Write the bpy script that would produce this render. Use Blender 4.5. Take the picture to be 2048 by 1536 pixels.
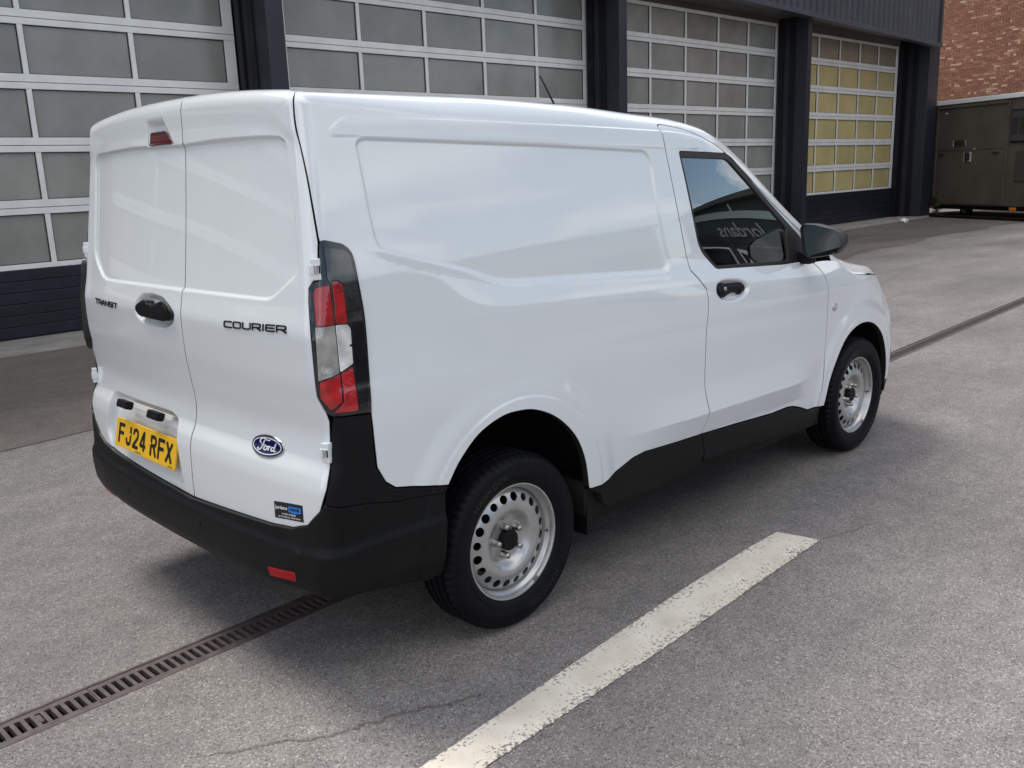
import bpy, bmesh, math, random
import numpy as np
from mathutils import Vector, Matrix
from mathutils.geometry import delaunay_2d_cdt

for o in list(bpy.data.objects): bpy.data.objects.remove(o)
SC = bpy.context.scene
COL = SC.collection
random.seed(4); RNG = np.random.default_rng(4)

# ================================================================ camera
CAM_POS = (-2.100, -3.020, 1.596); YAW, PITCH, ROLL, FPX = 0.795, 0.229, -0.037, 1815.65
def _cam():
    cy, sy, cp, sp = math.cos(YAW), math.sin(YAW), math.cos(PITCH), math.sin(PITCH)
    f = Vector((cy*cp, sy*cp, -sp)); r = Vector((sy, -cy, 0)); u = r.cross(f)
    cr, sr = math.cos(ROLL), math.sin(ROLL)
    r2, u2 = cr*r + sr*u, -sr*r + cr*u
    cd = bpy.data.cameras.new('camera'); cam = bpy.data.objects.new('camera', cd); COL.objects.link(cam)
    m = Matrix((r2, u2, -f)).transposed().to_4x4(); m.translation = Vector(CAM_POS)
    cam.matrix_world = m
    cd.sensor_width = 36; cd.lens = 36*FPX/2048; cd.clip_start = .05; cd.clip_end = 2000
    SC.camera = cam
_cam()

# ================================================================ sky, sun, exposure
SUN_DIR = Vector((-.10, .46, .86)).normalized()
SKY_STRENGTH, SUN_STRENGTH, SUN_ANGLE, EXPOSURE = .085, 1.5, 26, .97
def _sky():
    w = bpy.data.worlds.new('World'); SC.world = w; w.use_nodes = True
    nt = w.node_tree; nt.nodes.clear(); N = nt.nodes.new; L = nt.links.new
    out = N('ShaderNodeOutputWorld'); bg = N('ShaderNodeBackground'); bg.inputs[1].default_value = SKY_STRENGTH
    sky = N('ShaderNodeTexSky'); sky.sky_type = 'NISHITA'; sky.sun_disc = False
    sky.sun_elevation = math.asin(SUN_DIR.z); sky.sun_rotation = math.atan2(SUN_DIR.x, SUN_DIR.y)
    sky.air_density = 1.0; sky.dust_density = .6
    tc = N('ShaderNodeTexCoord'); sep = N('ShaderNodeSeparateXYZ'); L(tc.outputs['Generated'], sep.inputs[0])
    zc = N('ShaderNodeMath'); zc.operation = 'MAXIMUM'; L(sep.outputs[2], zc.inputs[0]); zc.inputs[1].default_value = 0.0
    za = N('ShaderNodeMath'); za.operation = 'ADD'; L(zc.outputs[0], za.inputs[0]); za.inputs[1].default_value = .275
    dx = N('ShaderNodeMath'); dx.operation = 'DIVIDE'; L(sep.outputs[0], dx.inputs[0]); L(za.outputs[0], dx.inputs[1])
    dy = N('ShaderNodeMath'); dy.operation = 'DIVIDE'; L(sep.outputs[1], dy.inputs[0]); L(za.outputs[0], dy.inputs[1])
    cb = N('ShaderNodeCombineXYZ'); L(dx.outputs[0], cb.inputs[0]); L(dy.outputs[0], cb.inputs[1]); cb.inputs[2].default_value = 56.5
    no = N('ShaderNodeTexNoise'); no.inputs['Scale'].default_value = 1.25; no.inputs['Detail'].default_value = 7; no.inputs['Roughness'].default_value = .55
    no.inputs['Distortion'].default_value = .3
    L(cb.outputs[0], no.inputs['Vector'])
    cr = N('ShaderNodeValToRGB'); cr.color_ramp.elements[0].position = .45; cr.color_ramp.elements[1].position = .57
    L(no.outputs['Fac'], cr.inputs[0])
    no2 = N('ShaderNodeTexNoise'); no2.inputs['Scale'].default_value = 2.2; no2.inputs['Detail'].default_value = 4; L(cb.outputs[0], no2.inputs['Vector'])
    c2 = N('ShaderNodeValToRGB'); e = c2.color_ramp.elements
    e[0].position = .35; e[0].color = (6.3, 6.3, 6.4, 1); e[1].position = .65; e[1].color = (12.0, 11.8, 11.6, 1)
    L(no2.outputs['Fac'], c2.inputs[0])
    mx = N('ShaderNodeMix'); mx.data_type = 'RGBA'; L(cr.outputs[0], mx.inputs[0]); L(sky.outputs[0], mx.inputs[6]); L(c2.outputs[0], mx.inputs[7])
    L(mx.outputs[2], bg.inputs[0]); L(bg.outputs[0], out.inputs[0])
    ld = bpy.data.lights.new('sun', 'SUN'); ld.energy = SUN_STRENGTH; ld.angle = math.radians(SUN_ANGLE); ld.color = (1, .955, .89)
    lo = bpy.data.objects.new('sun', ld); COL.objects.link(lo)
    lo.rotation_euler = (-SUN_DIR).to_track_quat('-Z', 'Y').to_euler(); lo.location = (0, 0, 30)
    vs = SC.view_settings; vs.view_transform = 'Standard'; vs.look = 'None'; vs.exposure = EXPOSURE; vs.gamma = 1; vs.use_curve_mapping = False
_sky()

# ================================================================ helpers
def tag(o, label=None, cat=None, group=None, kind=None):
    if label: o['label'] = label
    if cat: o['category'] = cat
    if group: o['group'] = group
    if kind: o['kind'] = kind
    return o
def thing(name, label, cat, loc=(0, 0, 0), rz=0, group=None):
    o = bpy.data.objects.new(name, None); COL.objects.link(o); o.location = loc; o.rotation_euler = (0, 0, rz)
    o.empty_display_size = .2
    return tag(o, label, cat, group)
def link(name, me, parent=None, mat=None):
    o = bpy.data.objects.new(name, me); COL.objects.link(o)
    if parent is not None: o.parent = parent
    if mat is not None and not me.materials: me.materials.append(mat)
    return o
class MB:
    """collects primitive shapes into one mesh"""
    def __init__(s): s.v = []; s.f = []; s.sm = []
    def add(s, v, f, smooth=False):
        b = len(s.v); s.v += [tuple(map(float, p)) for p in v]; s.f += [tuple(b+i for i in q) for q in f]; s.sm += [smooth]*len(f); return s
    def box(s, x0, y0, z0, x1, y1, z1, c=0.):
        if c <= 0:
            v = [(x0,y0,z0),(x1,y0,z0),(x1,y1,z0),(x0,y1,z0),(x0,y0,z1),(x1,y0,z1),(x1,y1,z1),(x0,y1,z1)]
            return s.add(v, [(0,3,2,1),(4,5,6,7),(0,1,5,4),(1,2,6,5),(2,3,7,6),(3,0,4,7)])
        bm = bmesh.new(); bmesh.ops.create_cube(bm, size=1)
        for q in bm.verts: q.co = Vector((x0+(q.co.x+.5)*(x1-x0), y0+(q.co.y+.5)*(y1-y0), z0+(q.co.z+.5)*(z1-z0)))
        bmesh.ops.bevel(bm, geom=bm.edges[:], offset=c, segments=2, affect='EDGES', profile=.6)
        bm.verts.index_update(); s.add([q.co for q in bm.verts], [[q.index for q in f.verts] for f in bm.faces], False); bm.free(); return s
    def tube(s, pts, r, n=10, caps=True):
        pts = [Vector(p) for p in pts]; rr = r if isinstance(r, (list, tuple)) else [r]*len(pts); V = []; F = []
        for i, p in enumerate(pts):
            t = (pts[min(i+1, len(pts)-1)]-pts[max(i-1, 0)]).normalized(); a = t.orthogonal().normalized() if i == 0 else (a-t*a.dot(t)).normalized(); b = t.cross(a)
            V += [p+(a*math.cos(2*math.pi*k/n)+b*math.sin(2*math.pi*k/n))*rr[i] for k in range(n)]
        for i in range(len(pts)-1):
            F += [(i*n+k, i*n+(k+1) % n, (i+1)*n+(k+1) % n, (i+1)*n+k) for k in range(n)]
        s.add(V, F, True)
        if caps:
            s.add(V[:n], [tuple(range(n))[::-1]]); s.add(V[-n:], [tuple(range(n))])
        return s
    def lathe(s, prof, n=48, axis='y', o=(0, 0, 0), close=False):
        V = []; m = len(prof)
        for k in range(n):
            c, q = math.cos(2*math.pi*k/n), math.sin(2*math.pi*k/n)
            for r, h in prof: V.append((o[0]+r*c, o[1]+h, o[2]+r*q) if axis == 'y' else (o[0]+r*c, o[1]+r*q, o[2]+h))
        F = []
        for k in range(n):
            k2 = (k+1) % n
            for i in range(m-1 if not close else m):
                j = (i+1) % m; F.append((k*m+i, k*m+j, k2*m+j, k2*m+i))
        return s.add(V, F, True)
    def mesh(s, name, mat=None):
        me = bpy.data.meshes.new(name); me.from_pydata(s.v, [], s.f); me.polygons.foreach_set('use_smooth', s.sm)
        if mat: me.materials.append(mat)
        me.update(); return me
    def obj(s, name, mat, parent=None, recalc=False, sharp=None):
        me = s.mesh(name, mat)
        if recalc:
            bm = bmesh.new(); bm.from_mesh(me); bmesh.ops.recalc_face_normals(bm, faces=bm.faces[:]); bm.to_mesh(me); bm.free()
        if sharp: me.set_sharp_from_angle(angle=math.radians(sharp))
        return link(name, me, parent)

# ---------------------------------------------------------------- materials
def mat(name, base=(.5, .5, .5), rough=.5, metal=0., coat=0., spec=.5, noise=None, bump=None, trans=0., emit=None):
    m = bpy.data.materials.new(name); m.use_nodes = True; nt = m.node_tree; b = nt.nodes['Principled BSDF']
    b.inputs['Base Color'].default_value = (*base, 1); b.inputs['Roughness'].default_value = rough; b.inputs['Metallic'].default_value = metal
    b.inputs['Coat Weight'].default_value = coat; b.inputs['Coat Roughness'].default_value = .012; b.inputs['Specular IOR Level'].default_value = spec
    b.inputs['Transmission Weight'].default_value = trans
    N = nt.nodes.new; L = nt.links.new
    if noise:
        sc, lo, hi, det = noise
        tc = N('ShaderNodeTexCoord'); t = N('ShaderNodeTexNoise'); t.inputs['Scale'].default_value = sc; t.inputs['Detail'].default_value = det
        L(tc.outputs['Object'], t.inputs['Vector'])
        r = N('ShaderNodeValToRGB'); r.color_ramp.elements[0].position = .3; r.color_ramp.elements[1].position = .7
        r.color_ramp.elements[0].color = (*[c*lo for c in base], 1); r.color_ramp.elements[1].color = (*[c*hi for c in base], 1)
        L(t.outputs['Fac'], r.inputs[0]); L(r.outputs[0], b.inputs['Base Color'])
    if bump:
        sc, st, di = bump
        tc = N('ShaderNodeTexCoord'); t = N('ShaderNodeTexNoise'); t.inputs['Scale'].default_value = sc; t.inputs['Detail'].default_value = 3
        L(tc.outputs['Object'], t.inputs['Vector'])
        u = N('ShaderNodeBump'); u.inputs['Strength'].default_value = st; u.inputs['Distance'].default_value = di
        L(t.outputs['Fac'], u.inputs['Height']); L(u.outputs[0], b.inputs['Normal'])
    return m
M = {}
M['paint'] = mat('white_paint', (.76, .79, .805), .33, 0, 1.0, .2, noise=(2.3, .985, 1.0, 3)); M['paint'].node_tree.nodes['Principled BSDF'].inputs['Coat IOR'].default_value = 1.8; M['paint'].node_tree.nodes['Principled BSDF'].inputs['Coat Roughness'].default_value = .035
M['plastic'] = mat('black_plastic', (.0062, .0062, .007), .48, 0, 0, .18, noise=(6, .85, 1.2, 4), bump=(900, .12, .001))
M['gloss'] = mat('gloss_black', (.012, .012, .014), .08, 0, .6)
M['dark'] = mat('dark_cavity', (.006, .006, .006), .9, spec=.1)
M['rubber'] = mat('tyre_rubber', (.0055, .0055, .0072), .52, spec=.14, noise=(9, .8, 1.35, 5), bump=(260, .15, .001))
M['trim'] = mat('rubber_trim', (.018, .016, .016), .5)
M['steel'] = mat('wheel_silver', (.52, .52, .515), .32, .7, .25, noise=(14, .88, 1.04, 4))
M['nut'] = mat('nut_steel', (.42, .40, .37), .3, .9)
M['red'] = mat('red_lens', (.40, .010, .014), .07, 0, 1., noise=(22, .55, 1.35, 3), bump=(70, .12, .004))
M['reflector'] = mat('reflector_red', (.34, .006, .010), .35, 0, .0, .25); M['silver'] = mat('silver_bar', (.62, .61, .57), .35, .1); M['trough'] = mat('drain_dirt', (.045, .035, .031), .9); M['sign'] = mat('faded_sign_letters', (.30, .31, .31), .5)
M['darkred'] = mat('dark_red_lens', (.085, .003, .005), .12, 0, .15, .3)
M['clear'] = mat('clear_lens', (.80, .79, .77), .10, .25, 1., noise=(16, .5, 1.25, 4), bump=(60, .15, .004))
M['smoke'] = mat('smoked_lens', (.042, .042, .043), .06, .1, .6, noise=(11, .25, 2.6, 4)); M['smoke_dark'] = mat('dark_smoked_lens', (.007, .007, .009), .08, .0, .25, .35, noise=(18, .4, 2.2, 4)); M['grey_lens'] = mat('grey_lens', (.42, .40, .375), .08, .25, 1., noise=(18, .55, 1.3, 4), bump=(60, .15, .004))
M['plate'] = mat('yellow_plate', (.80, .46, .015), .38, 0, .3)
M['ink'] = mat('black_ink', (.008, .008, .008), .4)
M['blue'] = mat('badge_blue', (.004, .008, .075), .12, 0, .8)
M['chrome'] = mat('chrome', (.75, .75, .76), .12, 1.)
M['stickerblue'] = mat('sticker_blue', (.02, .22, .75), .35)
M['white'] = mat('white_print', (.75, .75, .75), .4)
M['orange'] = mat('orange_reflector', (.75, .20, .01), .25, 0, .5)
M['cladding'] = mat('anthracite_cladding', (.021, .0235, .033), .45, .0, .0, .4, noise=(1.3, .85, 1.2, 5))
M['fascia'] = mat('fascia_metal', (.054, .060, .078), .40, .0, .0, .45, noise=(1.3, .85, 1.2, 5))
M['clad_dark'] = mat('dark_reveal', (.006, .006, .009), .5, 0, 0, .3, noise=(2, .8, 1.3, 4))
M['plank'] = mat('door_board', (.012, .0135, .022), .42, 0, 0, .4, noise=(5, .8, 1.2, 4))
M['soffit'] = mat('soffit_board', (.10, .088, .078), .7, noise=(2, .75, 1.15, 5))
M['alu'] = mat('aluminium', (.80, .79, .765), .38, .10, 0, noise=(3, .9, 1.06, 5))
M['pane'] = mat('grey_pane', (.275, .270, .250), .16, 0, 0, .42, noise=(1.6, .85, 1.15, 5))
M['pane_yellow'] = mat('yellow_pane', (.50, .415, .195), .2, 0, 0, .4, noise=(1.2, .88, 1.1, 4))
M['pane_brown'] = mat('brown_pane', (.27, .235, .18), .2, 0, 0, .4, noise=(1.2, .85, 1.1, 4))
def pane_variation(m):
    nt = m.node_tree; b = nt.nodes['Principled BSDF']; src = b.inputs['Base Color'].links[0].from_socket; N = nt.nodes.new; L = nt.links.new
    oi = N('ShaderNodeObjectInfo'); mr = N('ShaderNodeMapRange'); mr.inputs[3].default_value = .92; mr.inputs[4].default_value = 1.10; L(oi.outputs['Random'], mr.inputs[0])
    tc = N('ShaderNodeTexCoord'); mp = N('ShaderNodeMapping'); mp.inputs['Scale'].default_value = (1.5, 1.5, 1.1); L(tc.outputs['Object'], mp.inputs[0])
    ad = N('ShaderNodeVectorMath'); ad.operation = 'ADD'; L(mp.outputs[0], ad.inputs[0]); L(oi.outputs['Location'], ad.inputs[1])
    t = N('ShaderNodeTexNoise'); t.inputs['Scale'].default_value = 1.6; t.inputs['Detail'].default_value = 7; t.inputs['Roughness'].default_value = .6; L(ad.outputs[0], t.inputs['Vector'])
    m2 = N('ShaderNodeMapRange'); m2.inputs[1].default_value = .3; m2.inputs[2].default_value = .72; m2.inputs[3].default_value = .92; m2.inputs[4].default_value = 1.07; L(t.outputs['Fac'], m2.inputs[0])
    k = N('ShaderNodeMath'); k.operation = 'MULTIPLY'; L(mr.outputs[0], k.inputs[0]); L(m2.outputs[0], k.inputs[1])
    x = N('ShaderNodeMix'); x.data_type = 'RGBA'; x.blend_type = 'MULTIPLY'; x.inputs[0].default_value = 1; L(src, x.inputs[6]); L(k.outputs[0], x.inputs[7]); L(x.outputs[2], b.inputs['Base Color'])
    m3 = N('ShaderNodeMapRange'); m3.inputs[1].default_value = .35; m3.inputs[2].default_value = .7; m3.inputs[3].default_value = .10; m3.inputs[4].default_value = .24; L(t.outputs['Fac'], m3.inputs[0]); L(m3.outputs[0], b.inputs['Roughness'])
for _k in ('pane', 'pane_yellow', 'pane_brown'): pane_variation(M[_k])
M['trailer'] = mat('brown_trailer_skin', (.095, .078, .064), .5, noise=(1.5, .8, 1.2, 5))
M['weed'] = mat('weed_leaf', (.10, .16, .05), .6, noise=(40, .7, 1.3, 2))
M['paper'] = mat('paper', (.75, .74, .70), .7)
M['iron'] = mat('cast_iron', (.078, .060, .058), .65, .1, noise=(22, .7, 1.5, 5), bump=(120, .3, .002))
M['seat'] = mat('seat_fabric', (.02, .02, .022), .9)
M['shed'] = mat('green_cladding', (.020, .028, .024), .6, noise=(.3, .8, 1.2, 4))
def glass_mat():
    m = bpy.data.materials.new('tinted_glass'); m.use_nodes = True; nt = m.node_tree; nt.nodes.clear(); N = nt.nodes.new; L = nt.links.new
    o = N('ShaderNodeOutputMaterial'); t = N('ShaderNodeBsdfTransparent'); t.inputs[0].default_value = (.30, .41, .37, 1)
    g = N('ShaderNodeBsdfGlossy'); g.inputs['Roughness'].default_value = .0; g.inputs[0].default_value = (1, 1, 1, 1)
    f = N('ShaderNodeFresnel'); f.inputs[0].default_value = 1.62
    a = N('ShaderNodeMath'); a.operation = 'MULTIPLY'; a.inputs[1].default_value = 3.0; a.use_clamp = True; L(f.outputs[0], a.inputs[0])
    x = N('ShaderNodeMixShader'); L(a.outputs[0], x.inputs[0]); L(t.outputs[0], x.inputs[1]); L(g.outputs[0], x.inputs[2]); L(x.outputs[0], o.inputs[0])
    return m
M['glass'] = glass_mat()
M['mirror'] = mat('mirror_glass', (.125, .13, .135), .02, 1.)
def asphalt_mat(name, tint, worn, seed, speck=1.):
    m = bpy.data.materials.new(name); m.use_nodes = True; nt = m.node_tree; b = nt.nodes['Principled BSDF']; N = nt.nodes.new; L = nt.links.new
    tc = N('ShaderNodeTexCoord')
    def noise(scale, det, rough=.5, off=0.):
        mp = N('ShaderNodeMapping'); mp.inputs['Location'].default_value = (seed+off, seed*1.7+off, 0); L(tc.outputs['Object'], mp.inputs['Vector'])
        t = N('ShaderNodeTexNoise'); t.inputs['Scale'].default_value = scale; t.inputs['Detail'].default_value = det; t.inputs['Roughness'].default_value = rough
        L(mp.outputs[0], t.inputs['Vector']); return t.outputs['Fac'], mp
    def ramp(src, p0, p1, c0, c1, interp='LINEAR'):
        r = N('ShaderNodeValToRGB'); r.color_ramp.interpolation = interp; e = r.color_ramp.elements; e[0].position, e[1].position = p0, p1
        e[0].color = (*c0, 1); e[1].color = (*c1, 1); L(src, r.inputs[0]); return r.outputs[0]
    def mul(a, bb, fac=1.):
        x = N('ShaderNodeMix'); x.data_type = 'RGBA'; x.blend_type = 'MULTIPLY'; x.inputs[0].default_value = fac; L(a, x.inputs[6]); L(bb, x.inputs[7]); return x.outputs[2]
    # aggregate: stone cells of individual tone in dark binder
    vo = N('ShaderNodeTexVoronoi'); vo.inputs['Scale'].default_value = 190; L(tc.outputs['Object'], vo.inputs['Vector'])
    ve = N('ShaderNodeTexVoronoi'); ve.inputs['Scale'].default_value = 190; ve.feature = 'DISTANCE_TO_EDGE'; L(tc.outputs['Object'], ve.inputs['Vector'])
    sp = N('ShaderNodeSeparateColor'); L(vo.outputs['Color'], sp.inputs[0])
    stone = N('ShaderNodeValToRGB'); e = stone.color_ramp.elements
    e[0].position = 0; e[0].color = (*[c*.42 for c in tint], 1); e[1].position = 1; e[1].color = (*[min(1, c*1.75*speck) for c in tint], 1)
    e1 = stone.color_ramp.elements.new(.16); e1.color = (*[c*.82 for c in tint], 1)
    e2 = stone.color_ramp.elements.new(.86); e2.color = (*[c*1.13 for c in tint], 1)
    L(sp.outputs[0], stone.inputs[0])
    edge = ramp(ve.outputs['Distance'], .0, .09, (.45, .44, .43), (1, 1, 1))
    col = mul(stone.outputs[0], edge, .8)
    n1, _ = noise(.55, 5, .6); col = mul(col, ramp(n1, .3, .72, (1-.30*worn,)*3, (1+.10*worn,)*3))
    n2, mp2 = noise(.9, 6, .62, 9.); mp2.inputs['Scale'].default_value = (.25, 1.1, 1); col = mul(col, ramp(n2, .33, .68, (1-.26*worn, 1-.25*worn, 1-.23*worn), (1.06,)*3))
    n3, _ = noise(9, 4, .6, 3.); col = mul(col, ramp(n3, .35, .7, (.86,)*3, (1.06,)*3))
    n4, _ = noise(36, 2, .5, 5.); col = mul(col, ramp(n4, .62, .70, (1,)*3, (.80,)*3))
    n5, _ = noise(150, 2, .5, 7.); col = mul(col, ramp(n5, .63, .68, (1,)*3, (.55,)*3))
    L(col, b.inputs['Base Color'])
    b.inputs['Roughness'].default_value = .78; b.inputs['Specular IOR Level'].default_value = .35
    bp = N('ShaderNodeBump'); bp.inputs['Strength'].default_value = .45; bp.inputs['Distance'].default_value = .003
    ad = N('ShaderNodeMath'); ad.operation = 'MULTIPLY_ADD'; L(ve.outputs['Distance'], ad.inputs[0]); ad.inputs[1].default_value = 3.; L(sp.outputs[1], ad.inputs[2])
    L(ad.outputs[0], bp.inputs['Height']); L(bp.outputs[0], b.inputs['Normal'])
    return m
M['asphalt'] = asphalt_mat('asphalt_yard', (.325, .298, .280), 1., 3.)
M['asphalt_dark'] = asphalt_mat('asphalt_front', (.228, .198, .171), 1., 11., .8)  # darker, browner tone for the ground before the doors
M['concrete'] = mat('concrete_strip', (.30, .285, .26), .85, noise=(3, .7, 1.12, 7), bump=(60, .3, .003))
def paint_line_mat():
    m = bpy.data.materials.new('worn_white_line'); m.use_nodes = True; nt = m.node_tree; b = nt.nodes['Principled BSDF']; N = nt.nodes.new; L = nt.links.new
    tc = N('ShaderNodeTexCoord'); t = N('ShaderNodeTexNoise'); t.inputs['Scale'].default_value = 85; t.inputs['Detail'].default_value = 5; t.inputs['Roughness'].default_value = .65
    L(tc.outputs['Object'], t.inputs['Vector'])
    t2 = N('ShaderNodeTexNoise'); t2.inputs['Scale'].default_value = 7; t2.inputs['Detail'].default_value = 4; L(tc.outputs['Object'], t2.inputs['Vector'])
    uv = N('ShaderNodeUVMap'); s = N('ShaderNodeSeparateXYZ'); L(uv.outputs[0], s.inputs[0])
    # paint is thinner towards the two edges (worn by tyres)
    k = N('ShaderNodeMath'); k.operation = 'SUBTRACT'; k.inputs[1].default_value = .42; L(s.outputs[1], k.inputs[0])
    k2 = N('ShaderNodeMath'); k2.operation = 'ABSOLUTE'; L(k.outputs[0], k2.inputs[0])
    k3 = N('ShaderNodeMath'); k3.operation = 'MULTIPLY_ADD'; k3.inputs[1].default_value = .26; L(k2.outputs[0], k3.inputs[0]); L(t.outputs['Fac'], k3.inputs[2])
    k4 = N('ShaderNodeMath'); k4.operation = 'MULTIPLY_ADD'; k4.inputs[1].default_value = .28; L(t2.outputs['Fac'], k4.inputs[0]); L(k3.outputs[0], k4.inputs[2])
    r = N('ShaderNodeValToRGB'); e = r.color_ramp.elements; e[0].position = .785; e[0].color = (.86, .785, .665, 1); e[1].position = .85; e[1].color = (.25, .23, .21, 1)
    L(k4.outputs[0], r.inputs[0])
    x = N('ShaderNodeMix'); x.data_type = 'RGBA'; x.blend_type = 'MULTIPLY'; x.inputs[0].default_value = 1
    r2 = N('ShaderNodeValToRGB'); r2.color_ramp.elements[0].color = (.78, .77, .74, 1); r2.color_ramp.elements[0].position = .3; r2.color_ramp.elements[1].position = .65
    L(t2.outputs['Fac'], r2.inputs[0]); L(r.outputs[0], x.inputs[6]); L(r2.outputs[0], x.inputs[7]); L(x.outputs[2], b.inputs['Base Color'])
    b.inputs['Roughness'].default_value = .75
    bp = N('ShaderNodeBump'); bp.inputs['Strength'].default_value = .5; bp.inputs['Distance'].default_value = .003; bp.invert = True; L(k4.outputs[0], bp.inputs['Height']); L(bp.outputs[0], b.inputs['Normal'])
    return m
M['line'] = paint_line_mat()
def brick_mat():
    m = bpy.data.materials.new('red_brick'); m.use_nodes = True; nt = m.node_tree; b = nt.nodes['Principled BSDF']; N = nt.nodes.new; L = nt.links.new
    g = N('ShaderNodeNewGeometry'); r = N('ShaderNodeValToRGB'); e = r.color_ramp.elements
    e[0].color = (.235, .100, .062, 1); e[1].position = 1.; e[1].color = (.60, .42, .28, 1)
    for p, c in ((.35, (.29, .125, .077)), (.74, (.34, .155, .092)), (.90, (.41, .21, .13))):
        q = r.color_ramp.elements.new(p); q.color = (*c, 1)
    L(g.outputs['Random Per Island'], r.inputs[0])
    tc = N('ShaderNodeTexCoord'); t = N('ShaderNodeTexNoise'); t.inputs['Scale'].default_value = .45; t.inputs['Detail'].default_value = 5; L(tc.outputs['Object'], t.inputs['Vector'])
    r2 = N('ShaderNodeValToRGB'); r2.color_ramp.elements[0].position = .3; r2.color_ramp.elements[1].position = .7; r2.color_ramp.elements[0].color = (.78, .80, .82, 1); r2.color_ramp.elements[1].color = (1.08, 1.04, 1., 1)
    L(t.outputs['Fac'], r2.inputs[0])
    x = N('ShaderNodeMix'); x.data_type = 'RGBA'; x.blend_type = 'MULTIPLY'; x.inputs[0].default_value = 1; L(r.outputs[0], x.inputs[6]); L(r2.outputs[0], x.inputs[7]); L(x.outputs[2], b.inputs['Base Color'])
    b.inputs['Roughness'].default_value = .85
    return m
M['brick'] = brick_mat()
M['mortar'] = mat('mortar', (.36, .20, .135), .9)

# ---------------------------------------------------------------- van body shape
def PL(x, xs, ys):
    # smooth monotone-ish cubic (Catmull-Rom / finite difference Hermite)
    xs=np.asarray(xs,float); ys=np.asarray(ys,float)
    m=np.empty_like(ys); d=np.diff(ys)/np.diff(xs)
    m[1:-1]=np.where(d[:-1]*d[1:]>0, 2*d[:-1]*d[1:]/(d[:-1]+d[1:]+1e-12), 0); m[0]=d[0]; m[-1]=d[-1]
    x=np.asarray(x,float); xc=np.clip(x,xs[0],xs[-1])
    i=np.clip(np.searchsorted(xs,xc)-1,0,len(xs)-2); h=xs[i+1]-xs[i]; t=(xc-xs[i])/h
    y=(2*t**3-3*t**2+1)*ys[i]+(t**3-2*t**2+t)*h*m[i]+(-2*t**3+3*t**2)*ys[i+1]+(t**3-t**2)*h*m[i+1]
    return y+np.where(x<xs[0],(x-xs[0])*m[0],0)+np.where(x>xs[-1],(x-xs[-1])*m[-1],0)
def S(x): x=np.clip(x,0,1); return x*x*(3-2*x)
WZ=([.2,.35,.5,.65,.85,.95,1.03,1.1,1.3,1.5,1.65,1.8,1.95],[.855,.875,.885,.892,.893,.888,.874,.862,.840,.811,.785,.757,.73])
def width(x,z):
    w=PL(z,*WZ)
    t=np.clip((x-1.1)/2.3,0,1.2)
    w=w-.045*t**2.4-np.clip(z-.95,0,.9)*.13*np.clip((x-1.0)/1.2,0,1.4)**1.6
    w=w-.135*S((x-2.72)/.75)*S((z-.66)/.34)
    w=w-.006*np.clip(-x/.65,0,1.5)**2
    return w
XR=([.2,.45,.55,.7,.75,.8,.87,.95,1.05,1.15,1.25,1.4,1.6,1.75,1.87],[-.80,-.80,-.80,-.796,-.786,-.764,-.755,-.763,-.773,-.774,-.758,-.7365,-.7115,-.6945,-.684])
def rearx(y,z):
    return PL(z,*XR)+.030*(np.abs(y)/.8)**2.4
ZT=([-1.0,-.65,0.,.5,.9,1.15,1.35,1.48,1.62,1.8,2.0,2.2,2.4,2.52,2.62,2.75,3.0,3.2,3.34,3.42,3.6],
    [1.86,1.870,1.873,1.861,1.836,1.820,1.790,1.748,1.672,1.555,1.428,1.308,1.190,1.128,1.098,1.07,1.03,.985,.935,.87,.5])
def topz(x,y):
    return PL(x,*ZT)-.032*(np.abs(y)/.72)**2.3*np.clip(1-(x-1.7)*.2,0.6,1)
FX=([.2,.4,.55,.7,.80,.88,.95,1.0,1.05],[3.43,3.48,3.49,3.47,3.43,3.38,3.31,3.24,3.15])
def frontx(y,z):
    return PL(z,*FX)-.22*(np.abs(y)/.8)**3
def rmax(a,b,r):
    return np.minimum(np.maximum(a,b),-r)+np.hypot(np.maximum(a+r,0),np.maximum(b+r,0))
LEFT=1.027
def sdf(p):
    x,y,z=p[...,0],p[...,1],p[...,2]
    y=np.where(y>0,y/LEFT,y)
    a=np.abs(y)-width(x,z); b=rearx(y,z)-x; c=(z-topz(x,y)); d=x-frontx(y,z)
    c=c*np.where(x>1.3,np.clip(1-(x-1.3)*1.0,.85,1),1)
    rt=np.clip(.085-(x-1.2)*.10,.035,.085)*np.clip(1-.6*(-x-.15)/.45,.4,1)
    e=rmax(a,b,.045)
    e=rmax(e,d,.12)
    return rmax(e,c,rt)
def hit(o,d,t0=0.,t1=1.6,n=48):
    # outward ray from inside: first root by marching then bisection
    lo=np.full(o.shape[:-1],t0); hi=np.full(o.shape[:-1],t1)
    for _ in range(n):
        m=.5*(lo+hi); s=sdf(o+d*m[...,None])
        lo=np.where(s<0,m,lo); hi=np.where(s<0,hi,m)
    return o+d*hi[...,None]
def normal(p,e=1e-3):
    g=np.stack([sdf(p+np.eye(3)[k]*e)-sdf(p-np.eye(3)[k]*e) for k in range(3)],-1)
    return g/np.linalg.norm(g,axis=-1,keepdims=True)
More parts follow.
